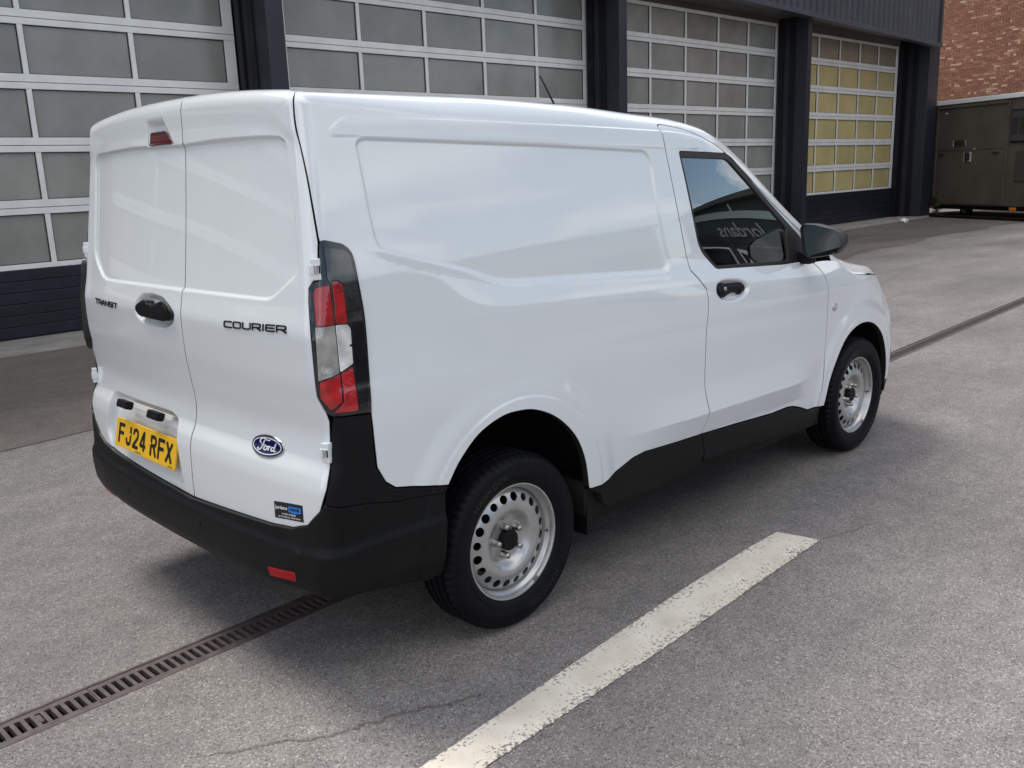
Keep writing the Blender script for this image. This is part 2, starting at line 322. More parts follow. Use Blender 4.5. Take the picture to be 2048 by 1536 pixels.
# unrolled chart round rear and right side: u>=X0 right side (u=x); fan; rear face; left fan; left side
X0,YC,LF=-.58,.66,.26
Z0,LV=1.66,.22
UR=X0-LF; UL=UR-2*YC; UX=UL-LF
def chart(u,v):
    u=np.asarray(u,float); v=np.asarray(v,float)
    phi=np.clip((X0-u)/LF,0,1)*np.pi/2 + np.clip((UL-u)/LF,0,1)*np.pi/2   # 0 right, pi/2 rear, pi left
    cx=np.where(u>=X0,u,np.where(u<UX,X0+(UX-u),X0))
    cy=np.where(u>=UR,-YC,np.where(u<=UL,YC,-YC+(UR-u)))
    th=np.clip((v-Z0)/LV,0,1)*np.pi/2
    cz=np.minimum(v,Z0); ins=np.maximum(v-Z0-LV,0)
    cy=np.where(u>=X0,cy+ins,cy)
    o=np.stack([cx,cy,cz],-1)
    d=np.stack([-np.sin(phi)*np.cos(th),-np.cos(phi)*np.cos(th),np.sin(th)],-1)
    return o,d
def surf(u,v):
    o,d=chart(u,v); return hit(o,d)
def inv(p):
    # chart coordinates of a surface point
    x,y,z=p
    if z<=Z0: v=z
    if x>=X0:
        u=x
        if z>Z0:
            if y>-YC: v=Z0+LV+(y+YC)
            else: v=Z0+LV*np.arctan2(z-Z0,-YC-y)/(np.pi/2)
    else:
        dx=x-X0
        if y<-YC: u=X0-LF*np.arctan2(-dx,-YC-y)/(np.pi/2); r=np.hypot(dx,y+YC)
        elif y>YC: u=UL-LF*(1-np.arctan2(-dx,y-YC)/(np.pi/2)); r=np.hypot(dx,y-YC)
        else: u=UR-(y+YC); r=-dx
        if z>Z0: v=Z0+LV*np.arctan2(z-Z0,r)/(np.pi/2)
    return u,v

# ================================================================ ground
DR_S = .0275
def drain_y(x): return -.1325+DR_S*x
M['crack'] = asphalt_mat('crack_dirt', (.24, .213, .196), .6, 5.)
def ground():
    W = .076
    xs = [-400, -60, -9.02, -8.99, -5, 0, 5, 17.97, 18.0, 60, 400]
    v, f = [], []
    for sgn in (-1, 1):
        for i in range(len(xs)-1):
            a, c = xs[i], xs[i+1]
            ya, yc = [min(max(drain_y(q), -8), 8)+sgn*(W if -9 < q < 17.99 else 0) for q in (a, c)]
            far = sgn*400
            b = len(v); q = [(a, ya, 0), (c, yc, 0), (c, far, 0), (a, far, 0)]
            if sgn < 0: q = q[::-1]
            v += q; f.append((b, b+1, b+2, b+3))
    me = bpy.data.meshes.new('ground'); me.from_pydata(v, [], f)
    tag(link('ground', me, None, M['asphalt']), kind='structure')
    # darker, browner ground sheet in front of the doors with an uneven edge
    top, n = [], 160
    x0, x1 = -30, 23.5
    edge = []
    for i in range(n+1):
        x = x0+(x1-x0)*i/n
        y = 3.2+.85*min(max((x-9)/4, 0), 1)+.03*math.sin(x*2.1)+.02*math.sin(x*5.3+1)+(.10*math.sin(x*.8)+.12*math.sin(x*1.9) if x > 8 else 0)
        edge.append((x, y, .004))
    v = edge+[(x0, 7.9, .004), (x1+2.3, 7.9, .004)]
    me = bpy.data.meshes.new('front_ground'); me.from_pydata(v, [], [tuple(range(n+1))+(n+2, n+1)])
    tag(link('front_ground', me, None, M['asphalt_dark']), kind='structure')
    mb = MB()
    mb.box(-30, 6.72, -.05, 17.5, 7.72, .018, .006); mb.box(17.503, 6.72, -.05, 24.6, 7.72, .016, .006)
    tag(mb.obj('concrete_strip', M['concrete']), kind='structure')
ground()
def asphalt_cracks():
    # dark cracks in the tarmac: thin uneven ribbons 3 mm above it
    def rib(pts, w, jit, name):
        r = random.Random(7); P = []
        for i in range(len(pts)-1):
            for k in range(8):
                t = k/8; P.append([pts[i][0]*(1-t)+pts[i+1][0]*t, pts[i][1]*(1-t)+pts[i+1][1]*t])
        P.append(list(pts[-1])); v = []; f = []
        for i, p in enumerate(P):
            q = P[min(i+1, len(P)-1)]; o = P[max(i-1, 0)]; d = Vector((q[0]-o[0], q[1]-o[1])).normalized(); nn = Vector((-d.y, d.x))
            j = r.uniform(-jit, jit); ww = w*r.uniform(.3, 1.3)*(.3 if i in (0, len(P)-1) else 1)
            c = Vector(p)+nn*j
            v += [(c.x+nn.x*ww, c.y+nn.y*ww, .0012), (c.x-nn.x*ww, c.y-nn.y*ww, .0012)]
        f = [(2*i, 2*i+1, 2*i+3, 2*i+2) for i in range(len(P)-1)]
        me = bpy.data.meshes.new(name); me.from_pydata(v, [], f); return tag(link(name, me, None, M['crack']), kind='structure')
    rib([(-1.14, -.74), (-.98, -.83), (-.86, -.92), (-.75, -.955), (-.64, -.99), (-.52, -1.05), (-.40, -1.10)], .0075, .008, 'tarmac_crack')
    rib([(1.15, -1.05), (1.22, -1.18), (1.33, -1.29), (1.5, -1.36), (1.7, -1.41)], .0045, .007, 'tarmac_crack')
asphalt_cracks()
def white_line():
    L_ = [(-1.6, -1.28), (-.76, -1.24), (-.42, -1.22), (.10, -1.185), (.60, -1.155), (1.11, -1.138), (1.347, -1.141)]
    R_ = [(-1.6, -1.375), (-.643, -1.372), (-.29, -1.368), (.16, -1.362), (.59, -1.352), (1.03, -1.336), (1.392, -1.327)]
    r = random.Random(3); n = 420; V = []; F = []; UV = []
    lx = np.array(L_); rx = np.array(R_)
    for i in range(n+1):
        t = i/n; xa = -1.6+(1.347+1.6)*t; xb = -1.6+(1.392+1.6)*t
        ya = np.interp(xa, lx[:, 0], lx[:, 1])+r.gauss(0, .0012); yb = np.interp(xb, rx[:, 0], rx[:, 1])+r.gauss(0, .0017)
        if i == n: xa += .004; xb -= .003
        for k in range(5):
            s = k/4; V.append((xa*(1-s)+xb*s, ya*(1-s)+yb*s, .004)); UV.append((t*20, s))
    for i in range(n):
        for k in range(4): F.append((i*5+k, i*5+k+1, i*5+k+6, i*5+k+5))
    me = bpy.data.meshes.new('white_line'); me.from_pydata(V, [], F); ul = me.uv_layers.new(name='UVMap')
    for l in me.loops: ul.data[l.index].uv = UV[l.vertex_index]
    o = link('painted_line', me, None, M['line']); tag(o, 'worn white painted bay line on the tarmac beside the van', 'road marking')
white_line()
def drain():
    x0, x1 = -7.0, 17.0; ang = math.atan(DR_S)
    root = thing('channel_drain', 'rusty slotted channel drain running under the van', 'drain', (0, -.1325, 0), ang)
    mb = MB(); mb.box(-9, -.072, -.16, 18, .072, -.11); mb.box(-9, -.0755, -.16, 18, -.0665, -.012); mb.box(-9, .0665, -.16, 18, .0755, -.012)
    mb.obj('trough', M['trough'], root)
    mb = MB(); mb.box(-9, -.0760, -.03, 18, -.064, .002, .002); mb.obj('edge_rail', M['iron'], root)
    mb = MB(); mb.box(-9, .064, -.03, 18, .0760, .002, .002); mb.obj('edge_rail', M['iron'], root)
    L = .48; p = .03; n = 16; g = MB()
    g.box(0, -.063, -.022, L-.002, -.039, -.001, .0015); g.box(0, .039, -.022, L-.002, .063, -.001, .0015)
    for i in range(n+1):
        a = max(i*p-.0065, 0); b = min(i*p+.0065, L-.002); g.box(a, -.039, -.022, b, .039, -.0012)
    # cross bar of each casting seen below the slots
    g.box(0, -.008, -.060, L-.002, .008, -.045)
    me = g.mesh('grate', M['iron']); x = x0
    while x < x1:
        o = link('grate', me, root); o.location = (x, 0, 0); x += L
    mb = MB(); mb.box(-1.425, -.02, -.02, -1.40, .03, -.0005, .004); mb.obj('lock_bar', M['iron'], root)
drain()

# ================================================================ garage building
DOORS = [  # x left, x right, first gap height, section height, bottom of glass, number of sections, colours
    (-15.05, -8.95, 1.41, .645, .763, 6, 'pane', 'grey sectional door with aluminium frame farthest to the left, beyond the photo'),
    (-8.55, -2.60, 1.41, .65, .763, 6, 'pane', 'grey sectional door with aluminium frame, outside the photo on the left'),
    (-2.20, 3.88, 1.41, .65, .763, 6, 'pane', 'grey glazed sectional door behind the rear doors of the van'),
    (4.47, 10.58, 1.41, .643, .763, 6, 'pane', 'grey glazed sectional door just above the van roof'),
    (11.10, 17.04, 1.41, .627, .78, 6, 'pane', 'grey glazed sectional door behind the cab of the van'),
    (17.70, 23.32, 1.41, .613, .80, 6, 'pane_yellow', 'yellow glazed sectional door beside the brick wall end')]
def sectional_door(x0, x1, g1, hs, zb, ns, pm, label):
    Y = 7.75
    root = thing('sectional_door', label, 'garage door', ((x0+x1)/2, Y, 0), 0, 'sectional doors along the garage front'); xm = (x0+x1)/2
    sw, mw, t = .155, .056, .05; n = 5
    def part(mb, name, m): return mb.obj(name, m, root)
    inner = np.linspace(x0+.12, x1-.12, n+1)
    gaps = [zb-.005]+[g1+hs*k for k in range(ns)]
    shared = {}
    for k in range(ns):
        lo, hi = gaps[k]+.003, min(gaps[k+1]-.003, 4.625)
        rb, rt = (.055 if k == 0 else .080), .066
        # section frame: bottom rail, top rail, two stiles
        for (a, b, nm) in ((lo, lo+rb, 'rail'), (hi-rt, hi, 'rail')):
            mb = MB(); mb.box(x0-xm, -.03, a, x1-xm, t, b, .004); part(mb, nm, M['alu'])
        for (a, b) in ((x0, x0+.14), (x1-.14, x1)):
            mb = MB(); mb.box(a-xm, -.0265, lo+rb+.0005, b-xm, t, hi-rt-.0005, .003); part(mb, 'stile', M['alu'])
        cell = []
        for j in range(n+1):
            if 0 < j < n:
                mb = MB(); mb.box(inner[j]-mw/2-xm, -.0255, lo+rb+.0005, inner[j]+mw/2-xm, t-.006, hi-rt-.0005, .003); part(mb, 'mullion', M['alu'])
        for j in range(n):
            a = (x0+.14 if j == 0 else inner[j]+mw/2); b = (x1-.14 if j == n-1 else inner[j+1]-mw/2)
            mb = MB(); mb.box(a+.008-xm, .002, lo+rb+.008, b-.008-xm, .02, hi-rt-.008)
            m = pm
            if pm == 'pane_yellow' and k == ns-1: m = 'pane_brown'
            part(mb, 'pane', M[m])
            mb = MB()   # black gasket round the pane
            z0, z1 = lo+rb, hi-rt
            mb.box(a-xm, -.012, z0+.0005, b-xm, .024, z0+.008); mb.box(a-xm, -.012, z1-.008, b-xm, .024, z1-.0005)
            mb.box(a+.0005-xm, -.012, z0+.008, a+.008-xm, .024, z1-.008); mb.box(b-.008-xm, -.012, z0+.008, b-.0005-xm, .024, z1-.008)
            part(mb, 'gasket', M['trim'])
    nb = 6; bh = (zb-.035)/nb
    for i in range(nb):
        mb = MB(); mb.box(x0-xm, -.035, .03+i*bh+.002, x1-xm, .03, .03+(i+1)*bh-.002, .007); part(mb, 'board', M['plank'])
    mb = MB(); mb.box(x0-xm, -.02, .001, x1-xm, .04, .028); part(mb, 'seal', M['trim'])
for d in DOORS: sectional_door(*d)
def garage():
    root = thing('garage_building', 'dark anthracite garage building with a corrugated metal fascia', 'building', (4, 9, 0))
    def P(mb, name, m): 
        o = mb.obj(name, m, root); o.matrix_parent_inverse = Matrix.Translation((-4, -9, 0)); return o
    # columns: front flange, recessed web on the door side
    cols = [(-15.8, -15.1), (-8.86, -8.62), (-2.52, -2.27), (3.91, 4.15), (10.52, 10.735), (16.98, 17.15), (23.58, 23.74)]
    for i, (a, b) in enumerate(cols):
        xr = [d for d in DOORS]
        dl = max([d[1] for d in DOORS if d[1] < a+.5], default=a-.2); dr = min([d[0] for d in DOORS if d[0] > b-.3], default=25.75)
        mb = MB(); mb.box(a, 7.0, .01, b, 7.72, 4.62, .008); P(mb, 'column', M['cladding'])
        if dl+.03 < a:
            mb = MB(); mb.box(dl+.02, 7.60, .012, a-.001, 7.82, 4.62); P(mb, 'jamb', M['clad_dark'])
        mb = MB(); mb.box(a-.022, 7.28, .012, a-.0005, 7.42, 4.62, .006); P(mb, 'downpipe' if False else 'cover_strip', M['clad_dark'])
        mb = MB(); mb.box(a-.035, 7.55, .012, a-.0005, 7.66, 4.62, .006); P(mb, 'cover_strip', M['clad_dark'])
        if dr-.03 > b:
            mb = MB(); mb.box(b+.001, 7.62, .012, dr-.02 if dr < 25 else 24.9, 7.82, 4.62); P(mb, 'jamb', M['cladding'])
    mb = MB(); mb.box(23.745, 7.0, .012, 24.25, 7.6, 4.62, .006); P(mb, 'corner_panel', M['cladding'])
    # head beam over the doors
    for d in DOORS:
        top = d[2]+d[3]*(d[5]-1)
        mb = MB(); mb.box(d[0]-.3, 7.70, top+.004, d[1]+.3, 7.86, 5.2); P(mb, 'lintel', M['soffit'])
    mb = MB(); mb.box(-16, 6.99, 4.63, 23.8, 7.698, 4.66); P(mb, 'soffit', M['soffit'])
    # corrugated fascia: trapezoid ribs, pitch 0.28 m
    x0, x1, y = -16., 23.78, 6.90; pitch = .275; n = int((x1-x0)/pitch); pf = []
    for i in range(n):
        a = x0+i*pitch
        pf += [(a, y), (a+.075, y), (a+.105, y-.075), (a+.200, y-.075), (a+.235, y)]
    pf.append((x1, y)); V = []; F = []
    zb = lambda x: 4.615-.0212*(x-13.4)
    for (x, yy) in pf: V += [(x, yy, zb(x)+.10), (x, yy, 7.4)]
    for i in range(len(pf)-1): F.append((2*i, 2*i+2, 2*i+3, 2*i+1))
    mb = MB(); mb.add(V, F); P(mb, 'fascia_sheet', M['fascia'])
    V = []; F = []
    prof = [(y+.10, .0), (y-.095, 0.), (y-.095, .085), (y-.078, .10), (y+.10, .10)]
    for x in (x0, x1+.10):
        V += [(x, a, zb(x)+b) for a, b in prof]
    k = len(prof); F = [(i, (i+1) % k, k+(i+1) % k, k+i) for i in range(k)]+[tuple(range(k))[::-1], tuple(range(k, 2*k))]
    mb = MB(); mb.add(V, F); P(mb, 'drip_edge', M['fascia'])
    mb = MB(); mb.box(x1+.012, y-.07, zb(x1)+.101, x1+.10, y+.09, 7.4, .006); P(mb, 'corner_trim', M['fascia'])
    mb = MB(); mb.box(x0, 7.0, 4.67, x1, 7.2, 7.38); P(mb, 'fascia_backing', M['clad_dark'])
    mb = MB(); mb.box(x0, 7.88, .0, 24.2, 22, 7.39); P(mb, 'wall', M['clad_dark'])
    mb = MB(); mb.box(x0, 6.86, 7.405, x1+.1, 22, 7.6); P(mb, 'roof', M['cladding'])
garage()

# ================================================================ trailer, brick wall, weed and litter at the far end
TA = math.radians(62)
def trailer():
    root = thing('box_trailer', 'dark brown box trailer with a serving hatch in front of the brick wall', 'trailer', (24.4, 6.97, 0), TA)
    # local +x along the side; -x runs towards the right of the photo; outward (to the camera) is local +y
    def P(mb, name, m): return mb.obj(name, m, root)
    mb = MB(); mb.box(-6.2, -2.2, .30, 1.2, -.012, 2.93, .02); P(mb, 'body', M['trailer'])
    mb = MB(); mb.box(-6.25, -2.25, 2.935, 1.25, .04, 3.05, .015); P(mb, 'roof_trim', mat('pale_trim', (.85, .85, .86), .4))
    mb = MB(); mb.box(-2.36, -.011, .34, -.02, .012, 1.725, .006); P(mb, 'lower_flap', M['trailer'])
    mb = MB(); mb.box(-2.36, -.011, 1.74, -.02, .016, 2.80, .006); P(mb, 'upper_flap', M['trailer'])
    mb = MB(); mb.box(-2.43, -.011, .31, -2.375, .03, 2.90, .006); P(mb, 'post', M['trailer'])
    mb = MB(); mb.box(-.012, -.011, .31, .05, .03, 2.90, .006); P(mb, 'post', M['trailer'])
    mb = MB(); mb.box(-2.36, -.011, 2.83, .0, .05, 2.90, .01); P(mb, 'gutter', M['trailer'])
    mb = MB(); mb.box(-1.06, .013, 1.80, -1.045, .020, 2.78); P(mb, 'seam', M['trailer'])
    mb = MB(); mb.box(-4.2, -.011, 1.86, -2.50, .014, 2.66, .03); P(mb, 'window', M['gloss'])
    mb = MB(); mb.box(-4.5, -.011, .92, -2.72, .012, 1.66, .01); P(mb, 'side_panel', mat('brown_panel_light', (.056, .046, .038), .55))
    for (x0, x1, z0, z1, nm) in ((-1.06, -.62, 1.83, 2.00, 'catch_plate'), (-1.29, -1.03, 1.42, 1.69, 'latch_plate')):
        mb = MB(); mb.box(x0, .0165, z0, x1, .03, z1, .012); o = P(mb, nm, M['chrome'])
        mb = MB(); mb.box(x0+.07, .0305, z0+.045, x1-.07, .045, z1-.04, .01); link('handle', mb.mesh('handle', M['trim']), o)
    mb = MB(); mb.box(-1.42, .0125, 1.735, -1.32, .03, 1.775, .006); P(mb, 'hinge', M['chrome'])
    for x in (-.18, -2.05):
        mb = MB(); mb.box(x-.13, .0165, 1.62, x+.05, .06, 1.66, .008); P(mb, 'stay', M['trim'])
    mb = MB(); mb.box(-.35, .0165, 2.70, -.26, .03, 2.73, .006); P(mb, 'sticker', M['white'])
    for x in (.03, -2.75):
        mb = MB(); mb.box(x-.11, .0, .205, x+.09, .03, .285, .012); P(mb, 'side_marker', M['orange'])
    mb = MB(); mb.box(-6.2, -2.1, .19, 1.2, -.05, .298); P(mb, 'chassis', M['dark'])
    for x, y in ((-.8, -.4), (-4.4, -.35), (-4.4, -2.1)):
        w = thing('wheel', None, None); w.parent = root; w.location = (x, y, .17)
        mb = MB(); mb.lathe([(.10, -.07), (.16, -.07), (.17, -.04), (.17, .04), (.16, .07), (.10, .07)], 28); mb.obj('tyre', M['rubber'], w)
        mb = MB(); mb.lathe([(.001, .03), (.05, .045), (.10, .06)], 20); mb.obj('rim', M['steel'], w)
    mb = MB(); mb.box(-6.0, .45, .0, -.55, .62, .055, .015)  # low black bar along the ground before the trailer
    o = mb.obj('ground_bar', M['dark']); o.location = (24.4, 6.97, .005); o.rotation_euler = (0, 0, TA)
    tag(o, 'long low black bar on the ground before the brown trailer', 'kerb ramp')
trailer()
def brick_wall():
    a = math.radians(75); root = thing('brick_wall', 'tall red brick gable wall rising behind the brown trailer', 'wall', (33.2, 8.2, 0), a)
    mb = MB(); mb.box(-16, -.6, 0, 14, -.012, 12.5); mb.obj('mortar_bed', M['mortar'], root)
    r = random.Random(5); V = []; F = []; nb = 0
    bl, bh, j = .215, .065, .010
    for row in range(int(12.4/(bh+j))):
        z = .04+row*(bh+j)
        hd = row % 5 == 4
        L = (.1025 if hd else bl); x = -16+(row % 2)*.11
        while x < 13.7:
            y1 = r.uniform(-.002, .006); b = len(V); dz = r.uniform(-.002, .002)
            V += [(x, -.02, z), (x+L, -.02, z), (x+L, -.02, z+bh), (x, -.02, z+bh), (x+.003, y1, z+.003+dz), (x+L-.003, y1, z+.003+dz), (x+L-.003, y1, z+bh-.003+dz), (x+.003, y1, z+bh-.003+dz)]
            F += [(b+5, b+4, b+7, b+6), (b, b+4, b+5, b+1), (b+1, b+5, b+6, b+2), (b+2, b+6, b+7, b+3), (b+3, b+7, b+4, b)]
            x += L+j
    F = [f[::-1] for f in F]
    me = bpy.data.meshes.new('bricks'); me.from_pydata(V, [], F); o = link('bricks', me, root, M['brick']); tag(o, kind='stuff')
    bm = bmesh.new(); bm.from_mesh(me); bmesh.ops.recalc_face_normals(bm, faces=bm.faces[:]); bm.to_mesh(me); bm.free()
brick_wall()
def weed():
    root = thing('weed', 'small green weed growing at the foot of the corner column', 'weed', (24.38, 6.86, 0), .4); r = random.Random(8)
    st = MB(); lf = MB()
    for s in range(11):
        az = r.uniform(0, 6.28); h = r.uniform(.28, .62); lean = r.uniform(.04, .16)
        pts = [(lean*t*t*math.cos(az), lean*t*t*math.sin(az), h*t) for t in (0, .25, .5, .75, 1)]
        st.tube(pts, [.006, .005, .004, .003, .002], 5)
        for k in range(11):
            t = r.uniform(.2, 1); c = Vector((lean*t*t*math.cos(az), lean*t*t*math.sin(az), h*t)); b = r.uniform(0, 6.28); l = r.uniform(.09, .20); w = l*.36
            d = Vector((math.cos(b), math.sin(b), r.uniform(-.3, .6))).normalized(); sd = d.cross(Vector((0, 0, 1))).normalized()*w
            lf.add([c, c+d*l*.5+sd, c+d*l+Vector((0, 0, -.02)), c+d*l*.5-sd], [(0, 1, 2, 3)])
    st.obj('stem', M['weed'], root); lf.obj('foliage', M['weed'], root)
    tag(root.children[1], kind='stuff')
weed()
def litter():
    for (x, y, s, lab) in ((21.15, 6.42, .11, 'crumpled white paper litter on the tarmac near the corner column'), (22.6, 7.15, .03, 'tiny white scrap of paper at the foot of the garage wall')):
        bm = bmesh.new(); bmesh.ops.create_icosphere(bm, subdivisions=2, radius=1); r = random.Random(int(x*10))
        for v in bm.verts: v.co *= r.uniform(.55, 1.15); v.co.x *= 1.35; v.co.z = max(v.co.z*.7+.5, 0.)
        me = bpy.data.meshes.new('litter'); bm.to_mesh(me); bm.free()
        o = link('paper_litter', me, None, M['paper']); o.location = (x, y, .021 if y > 6.7 else .006); o.scale = (s, s, s); o.rotation_euler = (0, 0, .5); tag(o, lab, 'litter')
litter()

# ================================================================ panel meshing in the unrolled chart
def dens(poly, step, closed=True):
    out = []; n = len(poly)
    for i in range(n if closed else n-1):
        a = np.array(poly[i]); b = np.array(poly[(i+1) % n]); k = max(1, int(math.ceil(np.hypot(*(b-a))/step)))
        out += [tuple(a+(b-a)*t/k) for t in range(k)]
    if not closed: out.append(tuple(poly[-1]))
    return out
def rnd(poly, r, closed=True, seg=4):
    """round every corner of a polygon with radius about r"""
    out = []; n = len(poly)
    for i in range(n):
        p = np.array(poly[i], float)
        if not closed and i in (0, n-1): out.append(tuple(p)); continue
        a = np.array(poly[i-1], float); b = np.array(poly[(i+1) % n], float)
        la, lb = np.hypot(*(a-p)), np.hypot(*(b-p)); t = min(r, la*.45, lb*.45)
        if t < 1e-5: out.append(tuple(p)); continue
        s = p+(a-p)/la*t; e = p+(b-p)/lb*t
        for k in range(seg+1):
            q = k/seg; out.append(tuple(s*(1-q)**2+p*2*q*(1-q)+e*q*q))
    return out
def crv(pts, sub=5):
    P = [np.array(p, float) for p in pts]; P = [2*P[0]-P[1]]+P+[2*P[-1]-P[-2]]; out = []
    for i in range(1, len(P)-2):
        a, b, c, d = P[i-1:i+3]
        for k in range(sub):
            t = k/sub; out.append(tuple(.5*(2*b+(c-a)*t+(2*a-5*b+4*c-d)*t*t+(3*b-a-3*c+d)*t**3)))
    return out+[tuple(P[-2])]
def inset(poly, g):
    P = np.array(poly, float); n = len(P)
    area = .5*np.sum(P[:, 0]*np.roll(P[:, 1], -1)-np.roll(P[:, 0], -1)*P[:, 1]); sg = 1 if area > 0 else -1
    e = np.roll(P, -1, 0)-P; e /= np.maximum(np.linalg.norm(e, axis=1, keepdims=True), 1e-9); nrm = np.stack([-e[:, 1], e[:, 0]], 1)*sg
    b = nrm+np.roll(nrm, 1, 0); d = np.maximum(np.sum(b*nrm, 1, keepdims=True), .35)
    return [tuple(q) for q in P+b/d*g]
def inpoly(pts, poly):
    x, y = pts[:, 0], pts[:, 1]; P = np.asarray(poly); c = np.zeros(len(pts), bool); j = len(P)-1
    for i in range(len(P)):
        xi, yi = P[i]; xj, yj = P[j]
        if yi != yj: c ^= ((yi > y) != (yj > y)) & (x < (xj-xi)*(y-yi)/(yj-yi)+xi)
        j = i
    return c
def segdist(pts, poly, closed=True):
    P = np.asarray(poly, float); Q = np.roll(P, -1, 0) if closed else P[1:]; P = P if closed else P[:-1]; d = np.full(len(pts), 9.)
    for a, b in zip(P, Q):
        ab = b-a; t = np.clip(((pts-a)@ab)/max(ab@ab, 1e-12), 0, 1); d = np.minimum(d, np.hypot(*(pts-a-t[:, None]*ab).T))
    return d
def sd(pts, poly):
    d = segdist(pts, poly); return np.where(inpoly(pts, poly), -d, d)
def zero(u, v): return np.zeros_like(u)
def top_surf(x, y):
    o = np.stack([x, y, np.full_like(x, .72)], -1); return hit(o, np.broadcast_to(np.array([0, 0, 1.]), o.shape), 0, 1.4)
def front_surf(y, z):
    o = np.stack([np.full_like(y, 3.0), y, z], -1); return hit(o, np.broadcast_to(np.array([1., 0, 0]), o.shape), 0, .8)
def tri2d(outer, holes, step, extra=None):
    bnd = []; ed = []
    for lp in [outer]+list(holes):
        lp = dens(lp, step); b = len(bnd); bnd += lp; ed += [(b+i, b+(i+1) % len(lp)) for i in range(len(lp))]
    B = np.array(bnd); lo, hi = B.min(0), B.max(0)
    xs = np.arange(lo[0], hi[0], step); ys = np.arange(lo[1], hi[1], step*.87)
    gx, gy = np.meshgrid(xs, ys); gx = gx+(np.arange(len(ys)) % 2)[:, None]*step*.5
    G = np.stack([gx.ravel(), gy.ravel()], 1)
    if extra is not None and len(extra): G = np.concatenate([G, np.asarray(extra)])
    k = inpoly(G, outer)
    for h in holes: k &= ~inpoly(G, h)
    G = G[k]
    if len(G):
        # stay clear of the outline (sampled distance)
        D = np.full(len(G), 9.)
        for i in range(0, len(B), 400): D = np.minimum(D, np.sqrt(((G[:, None]-B[None, i:i+400])**2).sum(-1)).min(1))
        G = G[D > step*.55]
    pts = np.concatenate([B, G]) if len(G) else B
    r = delaunay_2d_cdt([Vector(p) for p in pts.tolist()], ed, [], 0, 1e-6, False)
    V = np.array([tuple(v) for v in r[0]]); F = np.array([f for f in r[2] if len(f) == 3])
    c = V[F].mean(1); k = inpoly(c, outer)
    for h in holes: k &= ~inpoly(c, h)
    F = F[k]; used = np.unique(F); mp = -np.ones(len(V), int); mp[used] = np.arange(len(used)); V = V[used]; F = mp[F]
    a = V[F]; ar = (a[:, 1, 0]-a[:, 0, 0])*(a[:, 2, 1]-a[:, 0, 1])-(a[:, 2, 0]-a[:, 0, 0])*(a[:, 1, 1]-a[:, 0, 1])
    F[ar < 0] = F[ar < 0][:, ::-1]
    return V, F[np.abs(ar) > 1e-10]
def panel(name, parent, m, outer, holes=(), D=zero, step=.014, flange=.02, fn=surf, skip=None, gap=.003, extra=None, cham=.0011, out_d=0.):
    if gap: outer = inset(outer, gap); holes = [inset(h, -gap) for h in holes]
    uv, F = tri2d(outer, holes, step, extra)
    u, v = uv[:, 0], uv[:, 1]; e = 1.5e-3
    P0 = fn(u, v); Pu = fn(u+e, v); Pv = fn(u, v+e)
    n0 = np.cross(Pu-P0, Pv-P0); ln = np.linalg.norm(n0, axis=1, keepdims=True)
    nb = normal(P0); n0 = np.where(ln > 1e-9, n0/np.maximum(ln, 1e-12), nb)
    bad = (np.sum(n0*nb, 1) < .2); n0[bad] = nb[bad]
    d0, du, dv = D(u, v), D(u+e, v), D(u, v+e)
    P = P0+n0*(d0+out_d)[:, None]; A = Pu+n0*(du+out_d)[:, None]-P; B = Pv+n0*(dv+out_d)[:, None]-P
    n = np.cross(A, B); l2 = np.linalg.norm(n, axis=1, keepdims=True); n = np.where(l2 > 1e-9, n/np.maximum(l2, 1e-12), n0); n[bad] = n0[bad]
    verts = P.tolist(); faces = F.tolist(); nrm = n.tolist()
    seal = []  # gap-wall faces, coloured dark to paint in the shade between panels
    if flange:
        cnt = {}
        for f in faces:
            for a, b in ((f[0], f[1]), (f[1], f[2]), (f[2], f[0])): cnt[(a, b)] = cnt.get((a, b), 0)+1
        be = [(a, b) for (a, b) in cnt if (b, a) not in cnt]
        if skip is not None: be = [(a, b) for a, b in be if not (skip(*uv[a]) and skip(*uv[b]))]
        od = {}
        for a, b in be:
            t = P[b]-P[a]
            for k in (a, b): od[k] = od.get(k, 0)+np.cross(t, n[k])/max(np.linalg.norm(t), 1e-9)
        q1, q2, q3, q4 = {}, {}, {}, {}
        for k, o in od.items():
            o = o/max(np.linalg.norm(o), 1e-9)
            q1[k] = len(verts); verts.append((P[k]).tolist()); nrm.append((n[k]*.8+o*.6).tolist())
            q2[k] = len(verts); p2 = P[k]+o*cham-n[k]*cham; verts.append(p2.tolist()); nrm.append((n[k]*.3+o).tolist())
            q3[k] = len(verts); verts.append((p2-n[k]*min(flange, .0009)).tolist()); nrm.append(o.tolist()); q4[k] = len(verts); verts.append((p2-n[k]*flange).tolist()); nrm.append(o.tolist())
        for a, b in be:
            faces += [[q1[b], q1[a], q2[a], q2[b]], [q2[b], q2[a], q3[a], q3[b]]]
            if flange > .015: faces.append([q3[b], q3[a], q4[a], q4[b]]); seal.append(len(faces)-1)
    me = bpy.data.meshes.new(name); me.from_pydata(verts, [], faces); me.materials.append(m)
    if seal:
        me.materials.append(M['trim']); mi = np.zeros(len(faces), int); mi[seal] = 1; me.polygons.foreach_set('material_index', mi)
    me.polygons.foreach_set('use_smooth', [True]*len(faces)); me.update()
    N = np.array(nrm); N /= np.maximum(np.linalg.norm(N, axis=1, keepdims=True), 1e-9)
    me.normals_split_custom_set_from_vertices(N.tolist())
    return link(name, me, parent)
def mirror(o, parent, **kw):
    c = o.copy(); COL.objects.link(c); c.parent = parent; c.scale = (1, -LEFT, 1); return c

